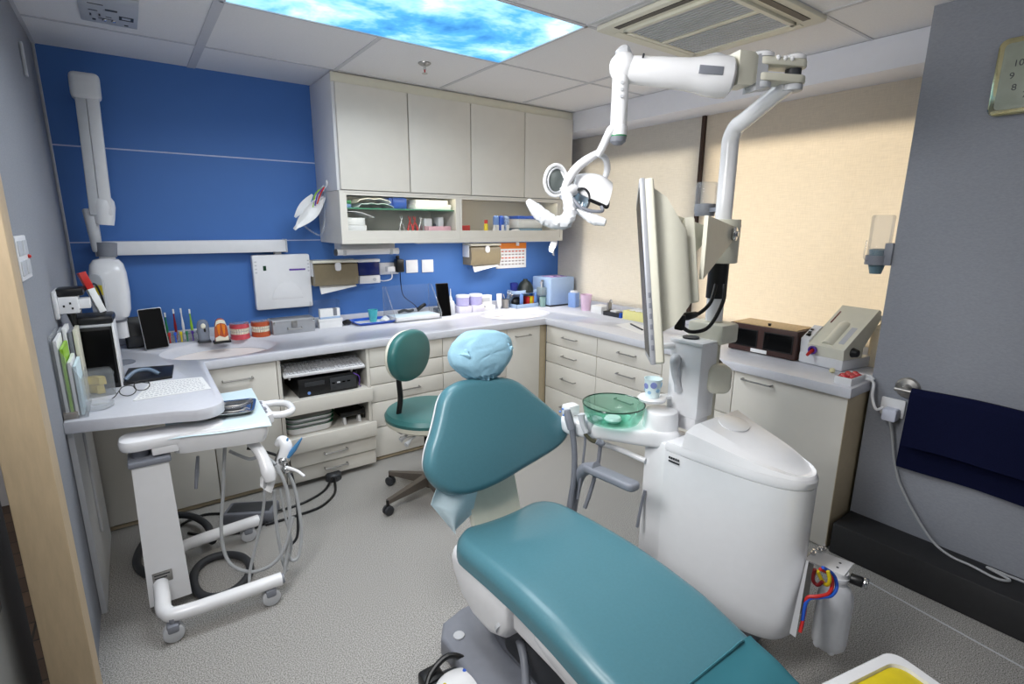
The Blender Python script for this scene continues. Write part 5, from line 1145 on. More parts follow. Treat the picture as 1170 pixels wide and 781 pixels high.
# hoses and handpiece holders under the pod
hx = V((-2.745, -1.30, .655))
MB().tube([Rp(285, 506, 2.12), Rp(293, 511, 2.11), Rp(300, 522, 2.10), Rp(306, 538, 2.09), Rp(309, 549, 2.09)], [.014, .022, .022, .027, .02], 14).build('holder', m_white, t)
MB().tube([Rp(316, 508, 2.18), Rp(322, 503, 2.18), Rp(327, 510, 2.18), Rp(324, 524, 2.18), Rp(317, 536, 2.18)], [.012, .022, .026, .026, .018], 14).build('holder', m_white, t)
wc_ = [Rp(297, 545, 2.10), Rp(318, 536, 2.14), Rp(310, 563, 2.11), Rp(298, 556, 2.10)]
def wr(u, v):
    p = wc_[0].lerp(wc_[1], u).lerp(wc_[3].lerp(wc_[2], u), v); return (p.x, p.y+.008*math.sin(5*u+2*v), p.z+.004*math.sin(6*v))
MB().sheet(wr, 8, 8, .002).build('paper_wrap', m_paper, t)
hp = MB().tube([Rp(311, 539, 2.18), Rp(318, 520, 2.18), Rp(326, 503, 2.18)], [.008, .009, .005], 10).build('handpiece', m_steel, t)
for (a, b, c_) in (((329, 500), (325, 512), (322, 522)), ((345, 500), (336, 513), (329, 522))):
    MB().tube([Rp(*a, 2.17), Rp(*b, 2.17), Rp(*c_, 2.17)], [.003, .011, .009], 8).build('blue_tip', mat('blue_nozzle', (70, 130, 180), .4), hp)
MB().ball(Rp(324, 526, 2.17), .022, 14).ball(Rp(327, 536, 2.16), .018, 12).build('handpiece_head', m_chrome, t)
MB().tube([Rp(328, 534, 2.15), Rp(340, 538, 2.12), Rp(348, 544, 2.10)], [.008, .006, .005], 8).build('syringe_tip', m_white, t)
hos = [
 ([(257, 508), (255, 560), (253, 610), (262, 642), (286, 653), (310, 645), (325, 626), (335, 590)], 2.12, .007, m_hose),
 ([(303, 548), (301, 580), (294, 615), (286, 650), (285, 668)], 2.10, .006, m_hose),
 ([(313, 560), (316, 600), (323, 640), (328, 652)], 2.14, .007, m_hose),
 ([(320, 558), (326, 590), (333, 620), (327, 648)], 2.16, .005, m_hose),
 ([(316, 532), (328, 560), (331, 600), (325, 655)], 2.12, .0075, m_hose),
 ([(322, 530), (336, 555), (344, 600), (342, 632), (334, 640), (327, 630)], 2.18, .007, m_hose),
 ([(333, 540), (339, 570), (340, 610), (332, 622)], 2.22, .006, m_dark),
 ([(262, 515), (285, 524), (300, 520), (315, 530)], 2.15, .007, m_hose),
 ([(282, 512), (296, 514), (318, 521), (330, 533)], 2.16, .006, m_black)]
for pts, d_, r_, m in hos: MB().tube([Rp(a, b, d_+.02*math.sin(i)) for i, (a, b) in enumerate(pts)], r_, 10).build('hose', m, t)
MB().tube([Rp(226, 521, 2.1), Rp(225, 540, 2.1), Rp(224, 558, 2.1)], [.006, .008, .006], 8, 0).build('hanging_tool', m_greyp, t)
# paper and steel tray on the cart
def pf(u, v):
    a_, b_ = q0.lerp(q1, u), q3.lerp(q2, u); p = a_.lerp(b_, v); p = p+(p-(q0+q1+q2+q3)/4)*.02
    return (p.x, p.y, .7085+.0015*math.sin(9*u+4*v)-(.012*(1-v/.08) if v < .08 else 0))
t = single('paper_tray_cover', MB().sheet(pf, 24, 40, .0015), m_bib, 'pale blue paper covering the top of the instrument cart', 'paper', (-2.93, -1.25, .708))
t = thing('steel_instrument_tray', 'shallow steel tray of instruments on the pale blue cart paper', 'tray', (-2.92, -1.33, .712))
e0, e1, e2, e3 = Zp(.713, 212, 483), Zp(.713, 288, 474), Zp(.713, 280, 459), Zp(.713, 225, 467)
w = e1-e0; M = frame((e0+e1+e2+e3)/4, w, (-w.y, w.x, 0)); M.translation.z = .713
hw, hd = .125, .085
MB().loft([[M @ V((p[0], p[1], z)) for p in rrect(2*hw+2*g, 2*hd+2*g, .03)] for g, z in ((-.02, 0), (-.008, .004), (0, .014), (.006, .0165), (.006, .018), (-.004, .0165), (-.012, .006), (-.02, .004))]).build('tray', m_chrome, t)
for k, (y, m) in enumerate(((-.045, m_steel), (-.02, m_dark), (.005, m_chrome), (.03, m_steel))):
    o = MB().tube([M @ V((-.10, y, .011)), M @ V((0, y, .0115)), M @ V((.07, y, .011)), M @ V((.10, y+.008, .018))], [.0035, .0045, .003, .0015], 8, 3)
    single('dental_probe', o, m, ('steel probe nearest the front edge of the cart tray', 'black handled probe in the cart tray', 'chrome mirror handle in the cart tray', 'steel probe at the back of the cart tray')[k], 'instrument', M @ V((0, y, .007)), 'instruments in the cart tray')

# =================================================================== CABLES ON THE FLOOR
c = V((-3.0, -1.33, .02))
ring = [V((c.x+.105*math.cos(a)+.01*math.cos(2*a), c.y+.15*math.sin(a), .019+.003*math.sin(2*a))) for a in [2*PI*k/20 for k in range(20)]]
single('black_hose', MB().tube(ring, .0165, 12, 6, True), m_dark, 'thick black hose coiled on the floor under the instrument cart', 'hose', c)
single('black_hose', MB().tube([Zp(.05, *p) for p in ((243, 618), (238, 602), (226, 592), (208, 588), (190, 592))]+[Zp(.018, *p) for p in ((170, 612), (158, 632), (158, 648), (176, 658), (198, 655))], .0165, 12), m_dark, 'thick black hose arching behind the cart column to the wall side', 'hose', (-3.1, -.9, 0))
t = thing('foot_box', 'dark grey box on the floor behind the rear cart leg', 'box', (-2.80, -.88, 0))
fM = RZm((-2.80, -.90, 0), -.5)
MB().box((0, 0, .032), (.24, .13, .06), .012, M=fM).build('box', m_rubber, t)
MB().box((0, 0, .062), (.2, .09, .004), .001, M=fM).build('lid', m_dark, t)
t = thing('floor_plug', 'round black cable plug on the floor below the open drawers', 'plug', (-2.35, -.74, 0))
MB().lathe([(0, 0), (.045, 0), (.045, .035), (.035, .045), (0, .045)], (-2.33, -.72, 0)).build('plug', m_dark, t)
for (a, lab) in (([(-2.35, -.76, .03), (-2.42, -.84, .008), (-2.52, -.90, .008), (-2.62, -.92, .008), (-2.70, -.93, .02)], 'black cable from the floor plug to the grey floor box'), ([(-2.34, -.77, .03), (-2.38, -.90, .008), (-2.48, -1.0, .008), (-2.60, -1.02, .008), (-2.76, -1.02, .008)], 'black cable looping nearer the stool from the floor plug'), ([(-2.70, -.98, .008), (-2.85, -1.02, .008), (-3.0, -.96, .008), (-3.08, -.88, .008)], 'black cable running left from the grey floor box'), ([(-2.92, -.78, .008), (-3.0, -.74, .008), (-3.1, -.78, .008), (-3.12, -.9, .008)], 'black cable curled behind the cart against the cabinet')):
    single('black_cable', MB().tube(a, .0065, 8), m_black, lab, 'cable', a[0], 'black cables on the floor')
# =================================================================== DENTAL CHAIR
X0 = -2.148
t = thing('dental_chair', 'teal upholstered dental chair with white frame in the foreground', 'chair', (X0, -2.6, 0))
ct = [(-2.175, .440), (-2.30, .452), (-2.45, .466), (-2.60, .474), (-2.75, .470), (-2.88, .456), (-3.0, .434), (-3.12, .405), (-3.3, .365), (-3.5, .325), (-3.62, .302)]
def prof_z(y):
    for (a, za), (b, zb) in zip(ct, ct[1:]):
        if a >= y >= b: return za+(zb-za)*(a-y)/(a-b)
    return ct[0][1] if y > ct[0][0] else ct[-1][1]
def halfw(y):
    w = .236 if y > -2.9 else .236-.05*min(1, (-2.9-y)/.6)
    d0 = -2.175-y
    if d0 < .14: w *= max(.35, (1-(1-d0/.14)**2.6)**(1/2.6)) if d0 > 0 else .35
    return w
ys = [-2.176, -2.180, -2.187, -2.196, -2.21, -2.23, -2.26, -2.29, -2.32]+[-2.36-.045*k for k in range(28)]
def section(y, w, top, th, n=9):
    r_ = min(.045, th*.5); o = []
    for k in range(n): a = PI/2*k/(n-1); o.append((X0+w-r_+r_*math.cos(a), y, top-r_+r_*math.sin(a)))
    for k in range(1, 8): u = k/8; o.append((X0+(w-r_)*(1-2*u), y, top-.010*(1-(2*u-1)**2)*min(1, w/.2)))
    for k in range(n): a = PI/2+PI/2*k/(n-1); o.append((X0-w+r_+r_*math.cos(a), y, top-r_+r_*math.sin(a)))
    o += [(X0-w, y, top-th+.012), (X0-w+.02, y, top-th), (X0+w-.02, y, top-th), (X0+w, y, top-th+.012)]
    return o
secs = []
for y in ys:
    d0 = max(0, -2.175-y); lift = .04*(1-min(1, d0/.05))**2
    secs.append(section(y, halfw(y), prof_z(y)-lift, .085-lift*.9))
MB().loft(secs).build('seat_cushion', m_teal, t, ang=50)
# transparent foot cover over the leg part
def fc(u, v):
    y = -3.045-.55*u; w = halfw(y)+.004; xx = X0-w+2*w*v; e_ = abs(2*v-1)
    return (xx, y, prof_z(y)+.006+.0025*math.sin(30*u+4*v)-(.05*max(0, (e_-.9)/.1)**2))
MB().sheet(fc, 26, 30, .002).build('foot_cover', m_tealcover, t)
MB().tube([(X0-.205+.41*k/10, -3.047, prof_z(-3.047)+.009-(.03 if k in (0, 10) else 0)) for k in range(11)], .0035, 6, 3).build('cover_seam', m_tealcover, t)
# underside shell and side bar
def side(pts, x0, x1, nm, m, bev=.012):
    P_ = [Xp(x0, *p) for p in pts]
    MB().prism([(p.y, p.z) for p in P_], 0, x1-x0, bev, Matrix(((0, 0, 1, x0), (1, 0, 0, 0), (0, 1, 0, 0), (0, 0, 0, 1))), 3).build(nm, m, t)
XS = X0-.232
sh = [(-2.225, .405), (-2.212, .37), (-2.225, .32), (-2.28, .255), (-2.36, .222), (-2.46, .222), (-2.53, .255), (-2.56, .31), (-2.56, .395), (-2.40, .385)]
mY = lambda x0: Matrix(((0, 0, 1, x0), (1, 0, 0, 0), (0, 1, 0, 0), (0, 0, 0, 1)))
MB().prism(sh, 0, .464, .03, mY(XS), 4).build('underside_shell', m_whitep, t)
MB().prism([(-2.42, .40), (-2.60, .395), (-2.8, .395), (-3.0, .365), (-3.3, .30), (-3.55, .255), (-3.55, .215), (-3.3, .235), (-3.0, .275), (-2.75, .30), (-2.55, .30), (-2.45, .34)], 0, .40, .012, mY(XS+.025), 3).build('side_frame', m_whitep, t)
MB().prism([(-2.66, .392), (-2.84, .388), (-2.87, .35), (-2.84, .33), (-2.74, .335), (-2.67, .355)], 0, .02, .006, mY(XS+.012)).build('side_cover', m_white, t)
MB().tube([(XS+.03, -2.51, .29), (XS+.028, -2.52, .285)], .036, 24, 0).build('pivot', m_lgrey, t)
MB().bx(X0-.15, -2.75, .10, X0+.12, -2.42, .31, .02).build('lift_column', m_dark, t)
# base plate on the floor
bp = [(-2.43, -2.235), (-2.39, -2.175), (-2.30, -2.15), (-1.95, -2.15), (-1.92, -2.20), (-1.92, -3.3), (-2.0, -3.4), (-2.30, -3.4), (-2.40, -3.3)]
MB().prism(bp, 0.0, .075, .012, None, 3).build('base_plate', m_greyp, t)
MB().prism([(-2.27, -2.30), (-2.02, -2.30), (-2.0, -2.4), (-2.0, -3.3), (-2.27, -3.3), (-2.29, -2.4)], .075, .125, .015, None, 3).build('base_housing', m_rubber, t)
MB().cyl((-2.375, -2.265, .074), (-2.375, -2.265, .081), .02, bev=.003).build('base_cap', m_lgrey, t)
MB().tube([(-2.31, -2.53, .22), (-2.33, -2.58, .20), (-2.36, -2.63, .15), (-2.385, -2.67, .10), (-2.39, -2.72, .078)], .013, 12).build('foot_lever', m_greyp, t)
# backrest
b0 = V((X0+.01, -2.215, .50)); up = V((0, .15, .44)).normalized(); BN = V((1, 0, 0)).cross(up)   # faces -y
def plane_pt(px, py):
    d_ = ray(px, py); s_ = (b0-CAM).dot(BN)/d_.dot(BN); p = CAM+d_*s_-b0; return (p.x, p.dot(up))
opx = [(545, 432), (562, 430), (580, 431), (594, 436), (607, 446), (625, 461), (639, 473), (647, 482), (650, 491), (648, 500), (638, 511), (620, 523), (600, 535), (575, 550), (550, 561), (527, 566), (507, 562), (494, 550), (488, 535), (490, 515), (496, 495), (501, 475), (505, 457), (512, 444), (527, 435)]
oc = [plane_pt(*p) for p in opx]
oc3 = [(p.x, p.y) for p in smoothpts([(a, b, 0) for a, b in oc], 4, True)][::-1]
BMx = frame(b0, (1, 0, 0), up)
MB().pad(oc3, .075, .032, BMx @ T((0, 0, -.06)), .010).build('backrest', m_teal, t, ang=50)
mc = V((sum(p[0] for p in oc3)/len(oc3), sum(p[1] for p in oc3)/len(oc3), 0))
MB().pad([(mc.x+(x-mc.x)*.955, mc.y+(y-mc.y)*.955) for x, y in oc3], .035, .016, BMx @ T((0, 0, -.084))).build('backrest_shell', m_whitep, t)
MB().loft([[b0+V((x, 0, 0))+up*z_+BN*n_ for x, n_ in ((-.11, -.10), (.10, -.10), (.10, -.075), (-.11, -.075))] for z_ in (-.14, -.05, .08, .2)]).build('back_support', m_ivory, t)
MB().tube([b0+up*.40+BN*-.06, b0+up*.47+BN*-.055, b0+up*.53+BN*-.05], .022, 10).build('headrest_stem', m_whitep, t)
hc = b0+up*.522+BN*-.02+V((.02, 0, .0))
MB().ball((0, 0, 0), (.11, .075, .04), 24, M=frame(hc, (1, 0, 0), up)).build('headrest_pad', m_teal, t)
# right-hand armrest
ar = [Xp(-1.835, 652, 590), Xp(-1.835, 655, 570), Xp(-1.835, 660, 548), Xp(-1.835, 668, 536), Xp(-1.835, 682, 534)]
MB().tube(ar, [.022, .022, .023, .024, .022], 14, 6).build('armrest_post', m_greyp, t)
A_, B_ = Xp(-1.835, 672, 533), Xp(-1.835, 725, 556); L = (B_-A_).length
aM = frame(A_, (B_-A_), (1, 0, 0)); aM = frame(A_, (B_-A_), V((1, 0, 0)))
MB().prism([(x+L/2, y) for x, y in rrect(L+.02, .058, .022)], -.014, .014, .009, aM, 3).build('armrest_pad', m_greyp, t)
# disposable headrest cover
def hcov():
    bm = bmesh.new(); bmesh.ops.create_uvsphere(bm, u_segments=64, v_segments=40, radius=1)
    M = frame(hc+V((0, 0, .008)), (1, 0, 0), up)
    for v in bm.verts:
        x, y, z = v.co; 
        sx = .136*(1+.0*y) if y > -.1 else .136*(1-.45*min(1, (-.1-y)/.9))
        q = V((math.copysign(abs(x)**.85, x)*sx, math.copysign(abs(y)**.85, y)*.098, z*.066))
        n1 = noise.noise(V((x*1.6+y*.8, y*1.5, z*1.5))); n2 = noise.noise(V((x*4+7, y*2.2+x*2, z*3)))
        rd = abs(noise.noise(V((x*2.2-y*1.6, y*2.4+1, z*2+4))))
        k = 1+.10*n1+.03*n2-.035*max(0, .14-rd)/.14
        if y < -.75: k *= 1-.12*math.sin(math.atan2(z, x)*9)**2
        v.co = q*k
    bmesh.ops.transform(bm, matrix=M, verts=bm.verts)
    b = MB(); b.add(bm); return b, M
b, hM = hcov()
t2 = thing('headrest_cover', 'crinkled pale blue disposable cover over the chair headrest', 'headrest cover', hc)
b.build('cover', m_aqua, t2, ang=60)
for s_ in (-1, 1):
    o = MB()
    def kn(u, v, s_=s_): return hM @ V((s_*(.09+.034*u), .035-.05*v+.03*u*(v-.4), .04+.02*math.sin(PI*v)-.03*u+.005*math.sin(12*v+6*u)))
    o.sheet(kn, 8, 10, .003); o.build('gathered_corner', m_aqua, t2)
# tissue bib hanging behind the backrest
Bz = -2.16
cs = [Yp(Bz, *p) for p in ((500, 555), (547, 562), (542, 588), (519, 608), (494, 578))]
def bibf(u, v):
    L_ = cs[0].lerp(cs[4], min(1, v/.6)) if v < .6 else cs[4].lerp(cs[3], (v-.6)/.4)
    R_ = cs[1].lerp(cs[2], min(1, v/.6)) if v < .6 else cs[2].lerp(cs[3], (v-.6)/.4)
    p = L_.lerp(R_, u); return (p.x, p.y+.012*math.sin(7*u+2*v)+.0, p.z)
single('tissue_bib', MB().sheet(bibf, 16, 20, .0015), m_bib, 'pale blue tissue bib hanging below the chair backrest', 'bib', cs[3])
# foot control and its cable
t = thing('foot_control', 'white and black foot control on the floor left of the chair base', 'foot control', (-2.44, -2.40, 0))
fc_ = V((-2.475, -2.42, 0))
MB().lathe([(0, .0), (.10, 0), (.105, .008), (.10, .03), (.085, .04), (0, .04)], fc_, 40).build('base', m_dark, t)
MB().lathe([(.088, .04), (.088, .046), (.07, .062), (.03, .072), (0, .074)], fc_+V((.012, -.015, 0)), 40).build('pedal_disc', m_white, t)
MB().bx(fc_.x-.075, fc_.y+.065, .002, fc_.x-.0, fc_.y+.13, .05, .012).build('pedal_toe', m_black, t)
MB().tube([fc_+V((.1*math.cos(a), .1*math.sin(a), .05+.03*math.sin(2*a-1))) for a in (2.6, 2.0, 1.3, .6, .1)], .010, 10).build('foot_loop', m_black, t)
for (a_, m) in ((.9, m_blue), (2.5, m_yellow)): MB().cyl(fc_+V((.012+.055*math.cos(a_), -.015+.055*math.sin(a_), .062)), fc_+V((.012+.055*math.cos(a_), -.015+.055*math.sin(a_), .068)), .006).build('button', m, t)
# =================================================================== DENTAL UNIT BESIDE THE CHAIR
t = thing('dental_unit', 'tall white dental unit cabinet with tower and pole right of the chair', 'dental unit', (-1.5, -2.7, 0))
fp = [(-1.665, -2.535), (-1.657, -2.65), (-1.64, -2.80), (-1.615, -2.90), (-1.575, -2.965), (-1.515, -2.985), (-1.46, -2.955), (-1.425, -2.88), (-1.41, -2.80), (-1.40, -2.70), (-1.38, -2.535)]
fps = [(p.x, p.y) for p in smoothpts([(a, b, 0) for a, b in fp[1:-1]], 5)]
fps = [fp[0]]+fps+[fp[-1]]
cxy = V((-1.53, -2.74))
def sc_(s_, dx=0, dy=0): return [((x-cxy.x)*s_+cxy.x+dx, (y-cxy.y)*s_+cxy.y+dy) for x, y in fps]
def R3(P, z): return [V((x, y, z(x, y) if callable(z) else z)) for x, y in P]
MB().loft([R3(sc_(.80), .135), R3(sc_(.90), .138), R3(sc_(.965), .16), R3(sc_(.985), .22), R3(sc_(1), .4), R3(sc_(1), .688)]).build('body', m_white, t, ang=45)
zl = lambda x, y: .722+max(0, min(1, (y+3.0)/.40))*.088
MB().loft([R3(sc_(1.0), .690), R3(sc_(1.006), .693), R3(sc_(1.006), .712), R3(sc_(.985), .722)]).build('deck', m_white, t, ang=25)
lfp = [(x, y) for x, y in sc_(.985)]
def lidring(s_, dx, dy, z):
    o = []
    for x, y in lfp:
        y2 = min(y, -2.60); x2 = (x+1.53)*s_-1.53+dx; o.append(V((x2, (y2+2.80)*s_-2.80+dy, z(x2, y2) if callable(z) else z)))
    return o
MB().loft([lidring(1, 0, 0, .7225), lidring(.97, .004, 0, lambda x, y: .732+.6*(zl(x, y)-.732)), lidring(.88, .022, .004, lambda x, y: zl(x, y)-.006), lidring(.83, .028, .006, zl)]).build('lid', m_white, t, ang=25)
MB().prism([(.055*math.cos(k*PI/16)*1.1, .05*math.sin(k*PI/16)) for k in range(32)], 0, .006, .002, Matrix.Translation((-1.485, -2.68, zl(-1.49, -2.68)+.001)) @ Matrix.Rotation(.216, 4, 'X')).build('filler_cap', m_white, t)
MB().bx(-1.58, -2.85, 0, -1.43, -2.55, .14, .01).build('mounting_foot', m_greyp, t)
f = MB(); bp_ = V((-1.6655, -2.47, .70))
tM = frame((-1.6655, -2.575, .665), (.045, -1, 0), (0, 0, 1))
for k in range(5): f.bx(-.022+k*.009, .0, -.001, -.016+k*.009, .008, .0012, M=tM)
f.bx(-.022, -.012, -.001, .022, -.006, .0012, M=tM); f.build('brand_lettering', m_dark, t)
# side column that carries the bowl arm
MB().prism([(-1.64, -2.425), (-1.645, -2.532), (-1.48, -2.532), (-1.48, -2.40)], .18, .70, .01).build('side_column', m_white, t)
MB().cyl((-1.585, -2.445, .70), (-1.585, -2.445, .80), .068, .062, 36, .012).build('arm_hub', m_white, t)
arm = [Zp(.70, 767, 508), Zp(.70, 735, 512), Zp(.70, 690, 494), Zp(.70, 660, 485), Zp(.70, 662, 474), Zp(.70, 700, 473), Zp(.70, 757, 478)]
arm = [V((-1.575, -2.53, 0)), V((-1.665, -2.47, 0)), V((-1.80, -2.27, 0)), V((-1.84, -2.19, 0)), V((-1.80, -2.13, 0)), V((-1.68, -2.20, 0)), V((-1.52, -2.38, 0))]
asm = [(p.x, p.y) for p in smoothpts(arm, 5, True)]
acx, acy = sum(p[0] for p in asm)/len(asm), sum(p[1] for p in asm)/len(asm)
MB().pad(asm, .062, .02, T((0, 0, .672))).build('bowl_arm', m_white, t)
MB().tube([Rp(737, 526, 1.98), Rp(712, 515, 2.02), Rp(690, 507, 2.06)], .011, 10).build('arm_strut', m_white, t)
# holder block with suction handpieces
hM_ = frame((-1.80, -2.165, .70), (.8, .58, 0), (-.58, .8, 0))
bl_ = Rp(677, 485, 2.03)
MB().box(bl_, (.085, .06, .06), .016, 3).build('holder_block', m_lgrey, t)
MB().box(Rp(652, 468, 2.08), (.06, .05, .05), .01).build('key_block', m_white, t)
f = MB()
for k, (a, b) in enumerate(((640, 470), (643, 467), (646, 471), (644, 474))): f.box(Rp(a, b, 2.05), (.008, .008, .008), .002)
f.build('key_buttons', m_mblue, t)
def hosepx(pts, d_, r_, m, nm='suction_hose'): return MB().tube([Rp(a, b, d_) for a, b in pts], r_, 10).build(nm, m, t)
hosepx([(648, 468), (650, 478), (653, 490)], 2.00, [.012, .017, .015], m_greyp, 'suction_handle')
hosepx([(653, 488), (656, 510), (656, 540), (652, 575), (650, 590)], 2.0, .0115, m_rubber)
hosepx([(664, 473), (666, 485), (670, 494)], 1.97, [.016, .010, .010], m_lgrey, 'saliva_handle')
hosepx([(669, 494), (668, 510), (665, 535), (660, 570)], 1.99, .005, m_rubber)
hosepx([(668, 495), (676, 503), (684, 505)], 1.97, .007, mat('olive_rubber', (74, 72, 54), .5), 'coupling')
hosepx([(682, 503), (687, 506), (690, 504)], 1.96, [.013, .013, .009], m_greyp, 'syringe_body')
hosepx([(686, 508), (683, 530), (675, 560), (668, 580)], 1.98, .008, m_rubber)
hosepx([(737, 560), (732, 580), (728, 602)], 2.0, .006, m_greyp, 'drain_tube')
# tower
tx0, tx1, ty0_, ty1_ = -1.525, -1.425, -2.555, -2.42
MB().bx(tx0, ty0_, .775, tx1, ty1_, 1.06, .006).build('tower', m_white, t)
MB().bx(tx0+.012, ty0_+.012, .72, tx1-.006, ty1_-.03, .776, .004).build('tower_neck', m_white, t)
MB().bx(tx0-.004, ty0_-.004, 1.052, tx1+.004, ty1_+.004, 1.066, .004).build('tower_top', m_white, t)
MB().tube([(tx0-.004, -2.455, 1.0), (tx0-.02, -2.46, .985), (tx0-.022, -2.465, .94), (tx0-.012, -2.47, .90), (tx0-.006, -2.475, .87)], [.014, .02, .014, .012, .016], 12).build('tower_handle', m_lgrey, t)
MB().cyl((tx0+.05, -2.47, 1.066), (tx0+.05, -2.47, 1.072), .03).build('tower_ring', m_dark, t)
# pole
PXY = V((-1.385, -2.50, 0))
def pz_(z): return V((PXY.x, PXY.y, z))
MB().cyl(pz_(.74), pz_(1.13), .034, n=28).build('lower_pole', m_ivory, t)
MB().bx(PXY.x-.055, PXY.y-.075, 1.05, PXY.x+.055, PXY.y+.075, 1.125, .012).build('pole_clamp', m_ivory, t)
J = Rp(902, 95, 1.52)
MB().tube([pz_(1.10), pz_(1.3), pz_(1.5), pz_(1.70), pz_(1.77), pz_(1.80).lerp(J, .10), pz_(1.80).lerp(J, .25), pz_(1.80).lerp(J, .6), J], [.031, .031, .029, .029, .029, .028, .027, .026, .026], 24, 5).build('upper_pole', m_white, t)
MB().cyl(pz_(1.345), pz_(1.50), .062, n=36, bev=.004).cyl(pz_(1.475), pz_(1.48), .0635, n=36).build('monitor_collar', m_ivory, t)
MB().cyl(pz_(1.215), pz_(1.345), .036, n=24).build('cable_sleeve', m_black, t)
# round switch lever on the pole
k0 = Rp(820, 432, 1.93)
fr_ = frame(k0, (.80, -.59, 0), (.0, 0, 1))
MB().prism(rrect(.088, .108, .03, 6), -.03, .03, .012, fr_, 3).build('side_handle', m_ivory, t)
MB().cyl(k0+V((.03, .05, .015)), k0+V((.05, .08, .015)), .052, n=28).build('handle_disc', m_smoke, t)
# bottle bracket
br_ = [Rp(919, 637, 1.62), Rp(932, 626, 1.70), Rp(976, 643, 1.66), Rp(966, 656, 1.58)]
zb_ = .385
br_ = [Zp(zb_, 918, 638), Zp(zb_, 931, 627), Zp(zb_, 976, 643), Zp(zb_, 965, 657)]
MB().prism([(p.x, p.y) for p in br_], zb_-.006, zb_, .001).build('bracket', m_whitep, t)
bd = (br_[2]-br_[1]).normalized()
MB().tube([V((-1.47, -2.90, zb_-.02)), (br_[0]+br_[1])/2+bd*.02+V((0, 0, -.016))], .012, 12, 0).build('bracket_arm', m_steel, t)
MB().tube([V((-1.49, -2.92, .20)), (br_[0]+br_[1])/2+bd*.004+V((0, 0, -.18))], .010, 12, 0).build('bracket_arm', m_steel, t)
MB().loft([[br_[0]+bd*.004+V((0, 0, 0)), br_[1]+bd*.004, br_[1]-bd*.003, br_[0]-bd*.003], [p+V((0, 0, -.23)) for p in (br_[0]+bd*.004, br_[1]+bd*.004, br_[1]-bd*.003, br_[0]-bd*.003)]]).build('bracket_plate', m_steel, t)
for (a, b) in ((929, 633), (936, 630), (941, 628)):
    p = Zp(zb_, a, b); MB().cyl(p, p+V((0, 0, .010)), .008).cyl(p+V((0, 0, .010)), p+V((0, 0, .020)), .004).build('screw', m_chrome, t)
for (a, b) in ((960, 643), (957, 648)): p = Zp(zb_, a, b); MB().cyl(p, p+V((0, 0, .001)), .004).build('screw_hole', m_dark, t)
bc_ = Zp(zb_, 960, 650); bc_.z = 0
t.location = t.location
MB().cyl((bc_.x, bc_.y, .345), (bc_.x, bc_.y, zb_-.006), .026).build('bottle_socket', m_whitep, t)
kp = Rp(968, 655, 1.60)
k1 = bc_+bd*.03+V((0, 0, .368)); MB().cyl(k1, k1+bd*.035, .017, n=20, bev=.003).build('regulator_knob', m_black, t); MB().cyl(k1+bd*.035, k1+bd*.05, .018, n=20, bev=.004).build('regulator_end', m_chrome, t)
for m, pts in ((m_red, ((937, 650), (948, 656), (951, 668), (946, 678), (934, 681), (922, 683), (919, 700), (914, 722))), (m_yellow, ((934, 652), (940, 664), (945, 668), (948, 662), (946, 652))), (m_blue, ((940, 648), (952, 656), (956, 670), (950, 680), (938, 682), (922, 686), (916, 715))), (mat('dark_red_hose', (110, 20, 24), .4), ((931, 650), (929, 662), (934, 668), (940, 664)))):
    MB().tube([Rp(a, b, 1.60+.012*math.sin(k_*1.3)) for k_, (a, b) in enumerate(pts)], .0055, 8).build('tubing', m, t)
MB().loft([[Rp(a, b, d_) for a, b in ((921, 640), (924, 640), (909, 728), (902, 723))] for d_ in (1.60, 1.66)]).build('hose_channel', m_whitep, t)
t3 = thing('water_bottle', 'translucent white water bottle hanging beside the dental unit', 'bottle', (bc_.x, bc_.y, .10))
zb0 = .095
MB().lathe([(0, .012), (.025, .004), (.042, 0), (.050, .012), (.052, .03), (.052, .18), (.049, .205), (.038, .228), (.026, .24), (.025, .255), (.030, .257), (.030, .268), (0, .268)], (bc_.x, bc_.y, zb0), 36).build('bottle', mat('milky_white_plastic', (226, 228, 232), .35), t3)
for k in range(5):
    a = 2*PI*k/5; MB().ball((bc_.x+.036*math.cos(a), bc_.y+.036*math.sin(a), zb0+.006), (.013, .013, .016), 12).build('base_lobe', MATS['milky_white_plastic'], t3)
# green bowl, cup
gb = V((-1.71, -2.318, .735))
t = thing('spittoon_bowl', 'green glass bowl resting on the white unit arm', 'bowl', gb)
MB().lathe([(.0, 0), (.07, 0), (.098, .012), (.112, .035), (.119, .075), (.1195, .078), (.114, .078), (.108, .036), (.094, .017), (.07, .006), (0, .006)], gb, 48).build('bowl', m_bowl, t)
MB().tube([gb+V((.1175*math.cos(a), .1175*math.sin(a), .078)) for a in [2*PI*k/40 for k in range(40)]], .0028, 6, 0, True).build('rim', mat('dark_green_glass', (14, 60, 46), .1, coat=.5), t)
MB().lathe([(.03, .006), (.034, .014), (.028, .022), (0, .025)], gb, 28).build('drain_cap', m_white, t)
ch = Zp(.835, 745, 455); ch.z = .835
t4 = bpy.data.objects['dental_unit']
MB().lathe([(0, -.008), (.05, -.006), (.054, .004), (.05, .008), (0, .006)], ch, 36).loft([[ch+V((a_, b_, c_)) for a_, b_ in ((.02, -.02), (.11, -.045), (.11, -.01), (.03, .02))] for c_ in (-.006, .004)]).build('cup_holder', m_white, t4)
MB().tube([V((tx0+.005, -2.43, 1.035)), ch+V((.02, .02, .20)), ch+V((-.012, .01, .195)), ch+V((-.014, .008, .165))], [.014, .012, .012, .009], 12).build('cup_filler', m_white, t4)
t = thing('paper_cup', 'small patterned paper cup on the white cup holder', 'cup', ch+V((0, 0, .008)))
cM = ch+V((0, 0, .0085))
